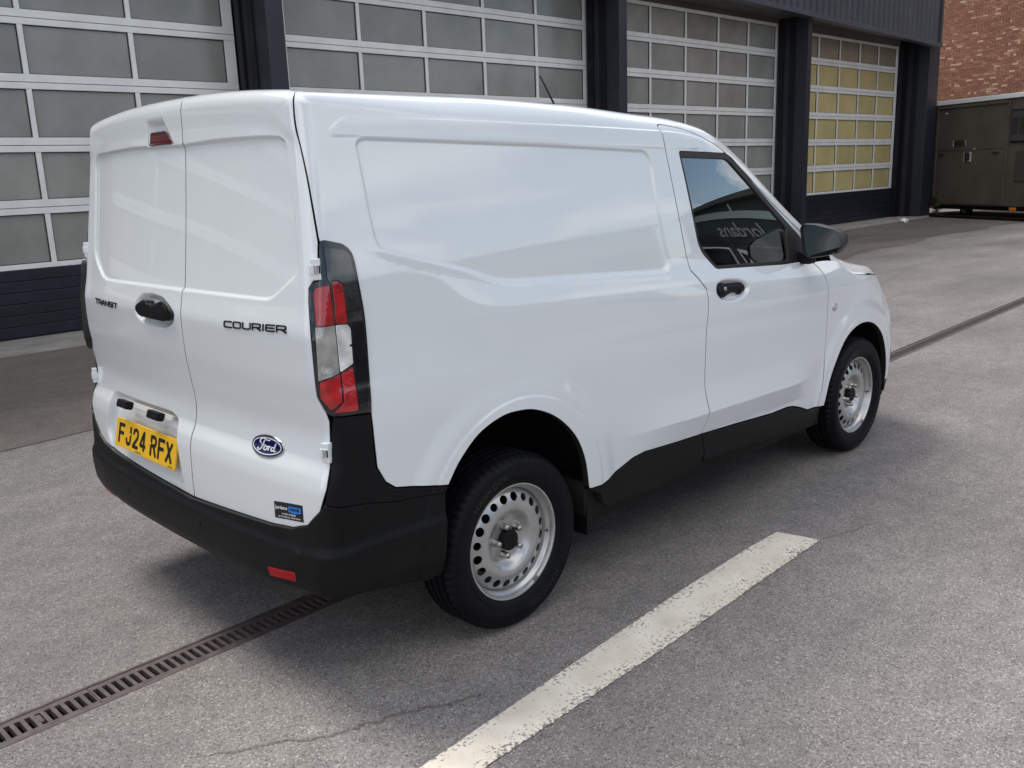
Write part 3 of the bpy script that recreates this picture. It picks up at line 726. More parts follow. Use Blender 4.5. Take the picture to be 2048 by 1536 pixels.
# ---------------------------------------------------------------- surface relief
def ellp(cx, cy, a, b, n=28, rot=0.):
    return [(cx+a*math.cos(t)*math.cos(rot)-b*math.sin(t)*math.sin(rot), cy+a*math.cos(t)*math.sin(rot)+b*math.sin(t)*math.cos(rot)) for t in np.linspace(0, 2*math.pi, n, endpoint=False)]
RECESS = rnd([(-.496, 1.70), (-.482, 1.716), (-.463, 1.722), (.30, 1.692), (.865, 1.664), (.897, 1.643), (.908, 1.61), (.915, 1.426), (.930, 1.306), (.951, 1.222), (.917, 1.185), (.394, 1.217), (.055, 1.237), (-.023, 1.250), (-.114, 1.284), (-.465, 1.385), (-.484, 1.414), (-.491, 1.49)], .025)
BT = np.array(crv([(-.60, 1.728), (-.578, 1.745), (-.553, 1.762), (-.52, 1.773), (-.475, 1.778), (-.406, 1.777), (.124, 1.768), (.96, 1.749), (1.2, 1.735), (1.35, 1.705)]))
BL = np.array([(-.67, 1.726), (-.495, 1.724), (.30, 1.696), (1.0, 1.668), (1.25, 1.66), (1.5, 1.62)])
DH = rnd([(1.244, 1.075), (1.262, 1.097), (1.30, 1.106), (1.36, 1.105), (1.43, 1.097), (1.488, 1.080), (1.511, 1.057), (1.497, 1.036), (1.455, 1.017), (1.402, 1.009), (1.331, 1.012), (1.277, 1.028), (1.249, 1.05)], .015)
def rel_side(u, v):
    p = np.stack([u, v], 1); d = np.zeros_like(u)
    s = sd(p, RECESS); d -= .0080*S((.003-s)/.014)
    bt = np.interp(u, BT[:, 0], BT[:, 1]); bl = np.interp(u, BL[:, 0], BL[:, 1]); bl = np.minimum(bl, bt-.004)
    k = S((u+.60)/.06)*(1-S((u-1.25)/.2))
    d += .0045*k*S((bt-v)/.007+.5)*np.clip((v-bl)/(bt-bl), 0, 1)**.7
    # lower edge of that band: hard crease where it meets the panel
    # crease running from the lamp into the panel edge
    for cx, cz, r1, r2, h1, h2, lo in ((.01, .405, .450, .545, .0032, .012, -1), (2.70, .352, .425, .52, .003, .012, -1)):
        r = np.hypot(u-cx, v-cz); d += h1*S((r1-r)/.012)+h2*S((r2-r)/.075)*S((.98-v)/.2)
    # belt crease: from the lamp along the slanting lower edge of the panel recess
    lv = np.interp(u, [-.56, -.465, -.114, -.02, .06, .394, .94], [1.402, 1.383, 1.282, 1.249, 1.236, 1.2155, 1.1815]); q = lv-v
    d += .0018*S((u+.56)/.16)*(1-S((u-.90)/.06))*(1-.35*S((u+.1)/.2))*S(q/.007+.6)*np.clip(1-q/.026, 0, 1)**1.3
    # lower body wedge: catches the sky above, tucks under below
    vt = .685-.02*(u-1.1); vb = .558-.028*(u-1.1)
    h = S((u-.50)/.55)*(1-S((u-1.90)/.28))
    up = np.clip((vt-v)/(vt-vb), 0, 1.0)**1.5; dn = np.clip((vb-v)/.10, 0, 1)
    d += .022*h*up-.022*h*dn
    # shoulder: soft sculpted break below the belt line
    vs = 1.168-.0525*(u+.55)
    t = v-vs; tent = np.clip(1.06-np.sqrt((t/.15)**2+.0036), 0, 1)
    d += .0165*S((u+.46)/.60)*(1-S((u-2.25)/.5))*(.45*S(tent)+.55*tent)*S((s+.004)/.016)
    d -= .020*S((.004-sd(p, DH))/.020)
    return d
RECR = rnd([(-1.45, 1.727), (-1.2, 1.735), (-.924, 1.738), (-.83, 1.736), (-.791, 1.721), (-.774, 1.69), (-.748, 1.558), (-.731, 1.424), (-.733, 1.350), (-.746, 1.328), (-.862, 1.26), (-.895, 1.254), (-1.45, 1.252)], .03)
RECL = rnd([(-1.35, 1.727), (-1.8, 1.738), (-2.165, 1.736), (-2.205, 1.72), (-2.222, 1.69), (-2.232, 1.446), (-2.230, 1.352), (-2.205, 1.320), (-2.122, 1.258), (-2.078, 1.247), (-1.35, 1.252)], .03)
PLREC = rnd([(-2.14, .800), (-1.585, .806), (-1.52, .785), (-1.478, .56), (-2.15, .55), (-2.19, .64)], .03)
RHREC = rnd([(-1.777, 1.165), (-1.752, 1.200), (-1.708, 1.221), (-1.63, 1.226), (-1.551, 1.221), (-1.49, 1.196), (-1.447, 1.170), (-1.47, 1.135), (-1.535, 1.114), (-1.659, 1.110), (-1.73, 1.122), (-1.768, 1.142)], .02)
BRKREC = rnd([(-1.665, 1.792), (-1.535, 1.792), (-1.465, 1.733), (-1.675, 1.733)], .01)
SPO = np.array([(-2.28, 1.735), (-2.196, 1.775), (-2.13, 1.794), (-2.05, 1.800), (-.95, 1.800), (-.874, 1.794), (-.804, 1.775), (-.725, 1.730)])
def rel_rear(u, v):
    p = np.stack([u, v], 1); d = np.zeros_like(u)
    s = np.minimum(sd(p, RECR), sd(p, RECL)); d -= .0100*S((.003-s)/.014)
    vs = np.interp(u, SPO[:, 0], SPO[:, 1]); d += .0045*S((v-vs+.040)/.050)*(1-S((v-vs-.05)/.06))
    d -= .030*S((.004-sd(p, PLREC))/.020)*np.clip((v-.545)/.16, 0, 1)
    d -= .022*S((.004-sd(p, RHREC))/.022)
    d -= .014*S((.002-sd(p, BRKREC))/.012)
    return d
BUV = ([.25, .32, .36, .40, .47, .505, .535, .575, .65, .95], [-.03, -.012, .012, .030, .036, .034, .016, .011, .008, .006])
def rel_bumper(u, v):
    w = np.where(u > -1.5, u, -3.0-u)          # mirrored
    rear = 1-S((w+.85)/.25)
    vv = v-.012*S((w+1.0)/.4)                    # the shelf climbs a little towards the corner
    d = PL(vv, *BUV)*(.55+.45*rear)
    r = np.hypot(w-.01, v-.405); d += .009*S((.46-r)/.02)
    return d
def rel_const(h): return lambda u, v: np.full_like(u, h)

# ---------------------------------------------------------------- the van
VAN = thing('panel_van', 'white small panel van with black bumpers parked on the tarmac', 'van', (0, 0, 0))
ARCH_R = [(-.325, .630)]+crv([(-.318, .640), (-.27, .70), (-.187, .767), (-.086, .802), (0., .806), (.090, .790), (.192, .740), (.285, .655), (.343, .55), (.373, .423)])
ARCH_F = crv([(2.285, .345), (2.290, .37), (2.325, .485), (2.405, .609), (2.492, .683), (2.605, .722), (2.72, .727), (2.84, .700), (2.95, .632), (3.03, .530), (3.075, .42), (3.085, .334)])
SHUT = [(1.139, .456), (1.162, .528), (1.163, .559), (1.150, .64), (1.147, .72), (1.153, .87), (1.172, .98), (1.179, 1.031), (1.171, 1.085), (1.124, 1.135), (1.079, 1.175), (1.055, 1.314), (1.03, 1.489), (1.009, 1.679), (.998, 1.762)]
DTOP = [(1.004, 1.777), (1.02, 1.784)]+crv([(1.055, 1.783), (1.173, 1.770), (1.262, 1.747), (1.369, 1.703), (1.48, 1.645), (1.619, 1.566), (1.853, 1.412), (2.106, 1.262)])
SEAM = [(-.58, 1.885)]+crv([(-.64, 1.873), (-.70, 1.850), (-.724, 1.823), (-.726, 1.787), (-.72, 1.745), (-.704, 1.683), (-.688, 1.601), (-.677, 1.503), (-.670, 1.424)])
LAMP_R = [(-.655, 1.426)]+crv([(-.60, 1.411), (-.579, 1.393), (-.570, 1.362), (-.566, 1.287), (-.562, 1.211), (-.567, 1.113), (-.581, 1.0), (-.588, .925)])
LAMP_L = [(-.673, .937), (-.682, .947), (-.698, .991), (-.699, 1.025), (-.700, 1.138), (-.702, 1.259), (-.700, 1.299), (-.690, 1.315), (-.672, 1.32), (-.673, 1.388), (-.670, 1.424)]
PIL = [(-.587, .852), (-.584, .752), (-.557, .70), (-.521, .672)]
SILLT = [(.389, .419), (.46, .416), (.576, .447), (.651, .469), (.729, .477), (.952, .464)]
SILLD = [(1.43, .44), (1.749, .418), (1.899, .417), (1.959, .409), (2.036, .387), (2.127, .354), (2.219, .351)]
FEND = crv([(2.224, .351), (2.251, .471), (2.262, .619), (2.270, .763), (2.270, .852), (2.265, .932), (2.255, 1.005), (2.225, 1.055), (2.17, 1.102)])
APIL = [(2.17, 1.21)]+[(x, float(topz(np.array(x), np.array(.66)))-.010) for x in (2.42, 2.3, 2.2, 2.1, 2.0, 1.9, 1.8, 1.7, 1.62)]+[(1.57, 1.73), (1.535, 1.80), (1.51, 1.88), (1.49, 1.96), (1.47, 2.05)]
def feat_rings():
    ex = []
    for cx, cz, rs in ((.01, .405, (.420, .428, .436, .442, .448, .454, .462, .470)), (2.70, .352, (.395, .403, .411, .417, .423, .430, .438))):
        for r in rs: ex += [(cx+r*math.cos(t), cz+r*math.sin(t)) for t in np.arange(-.1, 3.3, .006/r)]
    xs = np.arange(-.62, 1.5, .007)
    for o in (-.010, -.0055, -.002, .0015, .005): ex += list(zip(xs, np.interp(xs, BT[:, 0], BT[:, 1])+o))
    for o in (-.009, 0, .009): ex += list(zip(xs, np.interp(xs, BL[:, 0], BL[:, 1])+o))
    xs = np.arange(-.57, 1.0, .006)
    for o in (-.008, -.004, 0, .004, .008): ex += list(zip(xs, np.interp(xs, [-.56, -.465, -.114, -.02, .06, .394, .94], [1.402, 1.383, 1.282, 1.249, 1.236, 1.2155, 1.1815])+o))
    xs = np.arange(-.58, 2.6, .008)
    for o in (-.012, -.006, 0, .006, .012): ex += list(zip(xs, 1.168-.0525*(xs+.55)+o))
    xs = np.arange(.5, 2.2, .008)
    for o in (-.014, -.007, 0, .007, .014): ex += list(zip(xs, .558-.028*(xs-1.1)+o))
    for o in (-.008, 0, .008): ex += dens(inset(DH, o), .006)
    return ex
def body_panels():
    P = PIL[:0]+[LAMP_R[-1]]+PIL+ARCH_R+SILLT+SHUT+[(1.0, 1.775)]+DTOP+APIL+[(1.44, 2.3), (1.43, 2.5405), (-.583, 2.5405)]+SEAM+LAMP_R[:-1]
    ex = []
    for off in (-.010, -.004, 0, .004, .008, .013): ex += dens(inset(RECESS, off), .006)
    ex += feat_rings()
    o = panel('body_side', VAN, M['paint'], P, D=rel_side, step=.0125, flange=.028, skip=lambda u, v: v > 2.53, gap=.0034, extra=ex)
    mirror(o, VAN)
    WIN = rnd([(1.105, 1.648), (1.115, 1.655), (1.492, 1.642), (1.536, 1.623), (1.697, 1.506), (1.848, 1.402), (2.105, 1.228), (2.10, 1.119), (1.881, 1.122), (1.274, 1.161), (1.188, 1.236), (1.161, 1.282)], .02)
    GL = rnd([(1.113, 1.632), (1.474, 1.620), (1.505, 1.608), (1.697, 1.478), (1.958, 1.290), (1.938, 1.134), (1.287, 1.171), (1.201, 1.243), (1.169, 1.284)], .015)
    P = SHUT[::-1]; P = DTOP[::-1]+P+SILLD
    P = [(2.15, 1.215)]+DTOP[::-1]+[(.998, 1.768)]+SHUT[::-1]+SILLD+FEND
    door = panel('front_door', VAN, M['paint'], P, [WIN], D=rel_side, step=.0125, flange=.028, gap=.0034, extra=feat_rings())
    tr = panel('window_trim', door, M['trim'], inset(WIN, .0006), [GL], D=rel_const(.001), step=.02, flange=.02, gap=0)
    gl = panel('window_glass', door, M['glass'], inset(GL, .001), D=rel_const(-.006), step=.03, flange=0, gap=0)
    d2 = mirror(door, VAN)
    for q in (tr, gl):
        c = q.copy(); COL.objects.link(c); c.parent = d2
    P = FEND[::-1]+[(2.30, 1.098), (2.40, 1.094), (2.459, 1.085), (2.537, 1.036), (2.612, 1.001), (2.75, .985), (2.907, .968), (3.1, .94), (3.28, .88), (3.34, .7), (3.35, .42), (3.33, .334)]
    P = [(2.30, 1.100), (2.17, 1.104)]+FEND[::-1][1:]+ARCH_F+[(3.33, .334), (3.35, .42), (3.34, .7), (3.28, .88), (3.1, .94), (2.907, .968), (2.75, .985), (2.612, 1.001), (2.537, 1.036), (2.459, 1.085)]
    o = panel('front_wing', VAN, M['paint'], P, D=rel_side, step=.013, flange=.03, gap=.0034, extra=feat_rings())
    c = mirror(o, VAN)
    # bonnet, windscreen, front
    e = [(x, float(surf(np.array([x]), np.array([z]))[0, 1])) for x, z in ((2.46, 1.083), (2.537, 1.035), (2.612, 1.0), (2.75, .984), (2.907, .967), (3.1, .939), (3.25, .893))]
    half = [(2.40, -.83)]+e+[(3.33, -.60), (3.39, -.35), (3.41, 0)]
    P = half+[(x, -y) for x, y in half[-2::-1]]+[(2.56, .55), (2.60, .0), (2.56, -.55)]
    panel('bonnet', VAN, M['paint'], P, step=.03, fn=top_surf, flange=.02, gap=.0004)
    P = [(1.475, -.60), (1.53, -.645), (1.62, -.662), (2.2, -.664), (2.44, -.664), (2.52, -.45), (2.56, 0), (2.52, .45), (2.44, .664), (2.2, .664), (1.62, .662), (1.53, .645), (1.475, .60), (1.445, .3), (1.435, 0), (1.445, -.3)]
    panel('windscreen', VAN, M['glass'], P, step=.05, fn=top_surf, flange=0, gap=.002)
    P = [(2.44, -.82), (2.40, -.70), (2.50, -.45), (2.54, 0), (2.50, .45), (2.40, .70), (2.44, .82), (2.55, .57), (2.598, 0), (2.55, -.57)]
    panel('scuttle', VAN, M['plastic'], P, step=.05, fn=top_surf, flange=0, gap=0, out_d=-.004)
    # front_surf(y, z): y to the left is +, seen from the front the outline runs the other way round
    P = [(-.80, .50), (-.80, .86), (-.5, .90), (0, .915), (.5, .90), (.80, .86), (.80, .50)]
    fp = panel('front_panel', VAN, M['paint'], P, [[(-.45, .62), (.45, .62), (.5, .80), (-.5, .80)]], step=.04, fn=front_surf, flange=.02)
    panel('grille', VAN, M['plastic'], [(-.45, .62), (.45, .62), (.5, .80), (-.5, .80)], step=.05, fn=front_surf, flange=0, out_d=-.01, gap=0)
    P = [(-.82, .25), (.82, .25), (.82, .495), (-.82, .495)]
    panel('front_bumper', VAN, M['plastic'], P, step=.04, fn=front_surf, flange=.03, out_d=.012)
    P = [(3.07, .335), (3.40, .335), (3.36, .26), (3.10, .23)]
    o = panel('bumper_corner', VAN, M['plastic'], P[::-1], step=.02, D=rel_const(.006), flange=.04); mirror(o, VAN)
    return door, d2
FRONT_DOOR, FRONT_DOOR_FAR = body_panels()
def rear_end():
    # right leaf (nearer) and left leaf (wider); the outline of one outer edge is mirrored for the other
    mir = lambda q: (-3.0-q[0], q[1])
    OUT = [(-1.402, .535), (-.895, .562), (-.80, .574), (-.745, .598), (-.709, .653), (-.692, .723), (-.683, .785), (-.679, .862), (-.677, .920)]+LAMP_L[1:]
    P = OUT+SEAM[::-1][1:]+[(-.60, 1.879), (-.85, 1.879), (-1.402, 1.879)]
    ex = []
    for off in (-.012, -.004, .004, .012): ex += dens(inset(RECR, off), .007)+dens(inset(RECL, off), .007)
    for pg in (PLREC, RHREC, BRKREC):
        for off in (-.006, 0, .006, .012): ex += dens(inset(pg, off), .006)
    xs = np.arange(-2.28, -.72, .007)
    for o in (-.03, -.02, -.01, 0, .008): ex += list(zip(xs, np.interp(xs, SPO[:, 0], SPO[:, 1])+o))
    right = panel('rear_door', VAN, M['paint'], P, D=rel_rear, step=.0125, flange=.028, extra=ex, gap=.0042); right['label'] = 'narrower right rear door'
    P = [mir(q) for q in P if q[0] > -1.40]
    P = [(-1.402, 1.879)]+P[::-1][0:]+[(-1.402, .535)]
    left = panel('rear_door', VAN, M['paint'], P, D=rel_rear, step=.0125, flange=.028, extra=ex, gap=.0042); left['label'] = 'wider left rear door with number plate and handle'
    # bumper with corner pieces
    corner = [(-.338, .609), (-.325, .628), (-.521, .668), (-.560, .697), (-.588, .752), (-.591, .852), (-.590, .920), (-.672, .933), (-.676, .90), (-.679, .862), (-.683, .785), (-.692, .723), (-.699, .680), (-.674, .668), (-.525, .630)]
    half = [(-1.40, .358), (-.894, .383), (-.74, .395), (-.66, .378), (-.56, .348), (-.40, .318), (-.345, .325), (-.347, .45), (-.342, .56), (-.338, .607), (-.525, .627), (-.674, .665), (-.700, .676), (-.709, .653), (-.745, .598), (-.80, .574), (-.895, .562), (-1.402, .535)]
    low = [(-1.40, .350), (-1.10, .350), (-.90, .350), (-.74, .352)]
    P = half+[mir(q) for q in half[::-1] if q[0] > -1.39]
    P = [q if not (q[0] < -2.0 and q[1] < .42 and q[1] > .34) else (q[0], q[1]-.03) for q in P]
    bump = panel('rear_bumper', VAN, M['plastic'], P, D=rel_bumper, step=.014, flange=.05, gap=.001, cham=.003)
    ck = panel('bumper_corner', VAN, M['plastic'], corner[::-1] if False else corner, D=rel_bumper, step=.014, flange=.03, gap=.0015, cham=.002); mirror(ck, VAN)
    rf = panel('reflector', bump, M['reflector'], rnd([(-.897, .432), (-.775, .448), (-.776, .420), (-.892, .404)], .005), D=rel_bumper, out_d=.003, step=.015, flange=.006, gap=0)
    P = rnd([(-2.27, .370), (-2.19, .372), (-2.19, .345), (-2.27, .342)], .004)
    panel('reflector', bump, M['reflector'], P, D=rel_bumper, out_d=.003, step=.015, flange=.006, gap=0)
    for u, v in ((-.765, .508), (-1.318, .475), (-1.923, .452)):
        panel('parking_sensor', bump, M['plastic'], ellp(u, v, .011, .011, 16), D=rel_bumper, out_d=.002, step=.01, flange=.005, gap=0)
        panel('sensor_ring', bump, M['plastic'], ellp(u, v, .016, .016, 20), [ellp(u, v, .012, .012, 20)], D=rel_bumper, out_d=.0015, step=.01, flange=.005, gap=0)
    # tail lamps
    def lamp():
        L = thing('tail_lamp', None, None); L.parent = VAN
        outer = rnd(LAMP_R[::-1]+LAMP_L[::-1][0:], .008)
        outer = rnd([(-.588, .925)]+LAMP_R[::-1][1:]+LAMP_L[::-1], .008)
        panel('lamp_housing', L, M['gloss'], outer, D=rel_const(.006), step=.014, flange=.03, gap=.001)
        def lens(name, m, poly, h=.0085, r=.004): panel(name, L, M[m], rnd(poly, r), D=rel_const(h), step=.012, flange=.004, gap=.0004)
        lens('red_lens', 'red', [(-.690, 1.194), (-.6555, 1.194), (-.657, 1.303), (-.684, 1.299), (-.692, 1.285)])
        lens('red_light_bar', 'red', [(-.650, 1.193), (-.620, 1.191), (-.6215, 1.300), (-.636, 1.312), (-.650, 1.312)], .0095, .006)
        lens('smoked_lens', 'smoke', [(-.654, 1.195), (-.651, 1.195), (-.651, 1.316), (-.634, 1.316), (-.619, 1.302), (-.6175, 1.192), (-.573, 1.192), (-.576, 1.288), (-.585, 1.380), (-.601, 1.396), (-.660, 1.410), (-.661, 1.32), (-.655, 1.308)])
        lens('grey_lens', 'grey_lens', [(-.693, 1.190), (-.693, 1.040), (-.654, 1.056), (-.654, 1.190)], .0085)
        lens('clear_lens', 'clear', [(-.652, 1.057), (-.619, 1.075), (-.614, 1.174), (-.621, 1.187), (-.652, 1.190)], .0100)
        lens('smoked_lens', 'smoke_dark', [(-.618, .941), (-.598, .942), (-.572, 1.11), (-.572, 1.189), (-.6115, 1.189), (-.611, 1.17), (-.616, 1.07), (-.618, 1.062)])
        lens('red_lens', 'red', [(-.691, 1.035), (-.691, .992), (-.674, .955), (-.655, .975), (-.653, 1.052)])
        lens('red_lens', 'red', [(-.649, 1.053), (-.650, .972), (-.669, .948), (-.631, .941), (-.621, .943), (-.6205, 1.066)])
        for vv, um in ((1.225, -.574), (1.128, -.572)):
            lens('lens_rib', 'smoke_dark', [(-.622, vv-.004), (um, vv+.002), (um, vv+.006), (-.622, vv+.001)], .0115, .0005)
        return L
    a = lamp(); b = a.copy(); COL.objects.link(b); b.scale = (1, -LEFT, 1); b.parent = VAN; b.location = (-.012, .012, 0)
    for c in a.children:
        q = c.copy(); COL.objects.link(q); q.parent = b
    # hinges
    def hinge(v, u):
        p = surf(np.array([u]), np.array([v]))[0]; nn = normal(p[None])[0]
        H = thing('hinge', None, None); H.parent = VAN; H.location = p+nn*.010
        H.rotation_euler = (0, 0, math.atan2(nn[1], nn[0]))
        mb = MB(); mb.box(-.012, -.015, -.030, .008, .013, -.012, .003); mb.box(-.012, -.015, .012, .008, .013, .030, .003); mb.box(-.014, -.019, -.0135, .010, .012, .0135, .003)
        mb.obj('knuckle', M['paint'], H)
        mb = MB(); mb.tube([(.008, -.001, -.0115), (.008, -.001, .0115)], .0065, 12); mb.obj('pin', M['chrome'], H)
        mb = MB(); mb.box(.0085, .0065, -.011, .0108, .011, .011, .0008); mb.obj('slot', M['dark'], H)
        return H
    for v, u in ((1.350, -.682), (.828, -.686)):
        h = hinge(v, u); q = h.copy(); COL.objects.link(q); q.parent = VAN; q.location.y *= -LEFT; q.scale = (1, -1, 1); q.rotation_euler.z *= -1
        for c in h.children:
            k = c.copy(); COL.objects.link(k); k.parent = q
    # high brake lamp, handle, number plate group on the wide door
    panel('brake_lamp', left, M['darkred'], rnd([(-1.652, 1.770), (-1.535, 1.770), (-1.478, 1.737), (-1.66, 1.737)], .008), D=rel_rear, out_d=.010, step=.012, flange=.012, gap=0)
    HP = rnd([(-1.737, 1.180), (-1.680, 1.200), (-1.660, 1.198), (-1.655, 1.188), (-1.611, 1.188), (-1.57, 1.196), (-1.534, 1.205), (-1.49, 1.198), (-1.458, 1.175), (-1.472, 1.150), (-1.526, 1.143), (-1.708, 1.146), (-1.737, 1.159)], .008)
    panel('door_handle', left, M['plastic'], HP, D=lambda u, v: .016*np.clip(1-(segdist(np.stack([u, v], 1), HP) < .004)*.3, 0, 1), step=.006, flange=.03, gap=0, cham=.003)
    pl = thing('number_plate', None, None); pl.parent = VAN
    pl.location = (-.802, .262, .667); pl.rotation_euler = (0, math.radians(13), 0)
    mb = MB(); mb.box(-.003, -.26, -.0555, .004, .26, .0555, .0015); mb.obj('plate_back', M['plate'], pl)
    return left, right, bump, pl
REAR_L, REAR_R, BUMPER, PLATE = rear_end()

# ---------------------------------------------------------------- lettering: stroke outlines, merged into one outline per word
def stroke(pts, w, closed=False, cap=0.):
    P = [np.array(p, float) for p in pts]; n = len(P); out = []
    if not closed and cap:
        d = (P[0]-P[1]); P[0] = P[0]+d/np.hypot(*d)*cap; d = P[-1]-P[-2]; P[-1] = P[-1]+d/np.hypot(*d)*cap
    quads = []
    for i in range(n if closed else n-1):
        a, b = P[i], P[(i+1) % n]; d = (b-a)/max(np.hypot(*(b-a)), 1e-9); m = np.array([-d[1], d[0]])*w/2
        quads.append([a+m, a-m, b-m, b+m])
    for i in range(n):
        if closed or 0 < i < n-1: quads.append([P[i]+np.array([math.cos(t), math.sin(t)])*w/2 for t in np.linspace(0, 2*math.pi, 10, endpoint=False)])
    return quads
def union(polys):
    V = []; E = []
    for p in polys:
        b = len(V); V += [Vector(tuple(map(float, q))) for q in p]; E += [(b+i, b+(i+1) % len(p)) for i in range(len(p))]
    r = delaunay_2d_cdt(V, E, [], 0, 1e-7, False); X = np.array([tuple(v) for v in r[0]]); F = np.array([f for f in r[2] if len(f) == 3])
    c = X[F].mean(1); k = np.zeros(len(F), bool)
    for p in polys: k |= inpoly(c, np.array(p))
    F = F[k]; a = X[F]; ar = (a[:, 1, 0]-a[:, 0, 0])*(a[:, 2, 1]-a[:, 0, 1])-(a[:, 2, 0]-a[:, 0, 0])*(a[:, 1, 1]-a[:, 0, 1]); F[ar < 0] = F[ar < 0][:, ::-1]
    F = F[np.abs(ar) > 1e-13]; used = np.unique(F); mp = -np.ones(len(X), int); mp[used] = np.arange(len(used)); return X[used], mp[F]
def raised(name, parent, m, X, F, place, h, thick):
    """place maps 2-D points to (positions, normals)"""
    P, n = place(X); top = P+n*h; bot = P+n*(h-thick); k = len(X); cnt = set()
    for f in F:
        for a, b in ((f[0], f[1]), (f[1], f[2]), (f[2], f[0])): cnt.add((int(a), int(b)))
    be = [e for e in cnt if (e[1], e[0]) not in cnt]
    faces = F.tolist()+[[a+2*k, a+k, b+k, b+2*k] if False else [b+2*k, a+2*k, a+k, b+k] for a, b in be]
    verts = top.tolist()+bot.tolist()+top.tolist()
    me = bpy.data.meshes.new(name); me.from_pydata(verts, [], faces); me.materials.append(m); me.update()
    return link(name, me, parent)
def chart_place(D=zero):
    def f(X):
        u, v = X[:, 0], X[:, 1]; P = surf(u, v); nn = normal(P); return P+nn*D(u, v)[:, None], nn
    return f
def on(X, ox, oy, sx, sy, sh=0.): return np.stack([ox+X[:, 0]*sx+X[:, 1]*sh, oy+X[:, 1]*sy], 1)
# letters on a unit box (x 0..1, y 0..1)
TECH = {'C': [[(1, 1), (.14, 1), (0, .86), (0, .14), (.14, 0), (1, 0)]], 'O': [[(.12, 0), (.88, 0), (1, .14), (1, .86), (.88, 1), (.12, 1), (0, .86), (0, .14), (.12, 0)]],
        'U': [[(0, 1), (0, .14), (.14, 0), (.86, 0), (1, .14), (1, 1)]], 'R': [[(0, 0), (0, 1), (.88, 1), (1, .88), (1, .5), (.88, .38), (0, .38)], [(.55, .38), (1.02, -.04)]],
        'I': [[(.5, 0), (.5, 1)]], 'E': [[(1, 1), (.1, 1), (0, .9), (0, .1), (.1, 0), (1, 0)], [(0, .5), (.95, .5)]], 'T': [[(0, 1), (1, 1)], [(.5, 1), (.5, 0)]],
        'A': [[(0, 0), (.42, 1), (.58, 1), (1, 0)], [(.2, .32), (.8, .32)]], 'N': [[(0, 0), (0, 1), (.15, 1), (.85, 0), (1, 0), (1, 1)]], 'S': [[(1, 1), (.1, 1), (0, .9), (0, .58), (.1, .5), (.9, .5), (1, .42), (1, .1), (.9, 0), (0, 0)]],
        'F': [[(0, 0), (0, 1), (1, 1)], [(0, .52), (.85, .52)]], 'J': [[(.95, 1), (.95, .25), (.82, .06), (.5, 0), (.2, .06), (.05, .28)]],
        '2': [[(.03, .76), (.12, .93), (.35, 1), (.65, 1), (.88, .93), (.97, .76), (.93, .58), (.6, .36), (.1, .1), (0, 0), (1, 0)]], '4': [[(.72, 0), (.72, 1), (.62, 1), (0, .30), (0, .24), (1.02, .24)]],
        'X': [[(0, 1), (1, 0)], [(0, 0), (1, 1)]], 'H': [[(0, 0), (0, 1)], [(1, 0), (1, 1)], [(0, .5), (1, .5)]], 'K': [[(0, 0), (0, 1)], [(.95, 1), (.05, .45)], [(.35, .6), (1, 0)]]}
PLT = dict(TECH); PLT['R'] = [[(0, 0), (0, 1), (.68, 1), (.9, .93), (1, .77), (.9, .58), (.68, .50), (0, .50)], [(.55, .50), (1, 0)]]
def word(txt, font, w, h, sw, gap, thin=None, slant=0.):
    """stroke quads of a word; w,h size of the stroke box of a letter"""
    x = 0; polys = []
    for ch in txt:
        if ch == ' ': x += w*.66; continue
        ww = sw*.9 if ch == 'I' else w
        for st in font[ch]:
            pts = [(x+px*ww+py*h*slant, py*h) for px, py in st]; polys += stroke(pts, sw, cap=sw*.45 if ch not in 'XJ24' else sw*.3)
        x += ww+gap+sw
    return polys, x-gap-sw
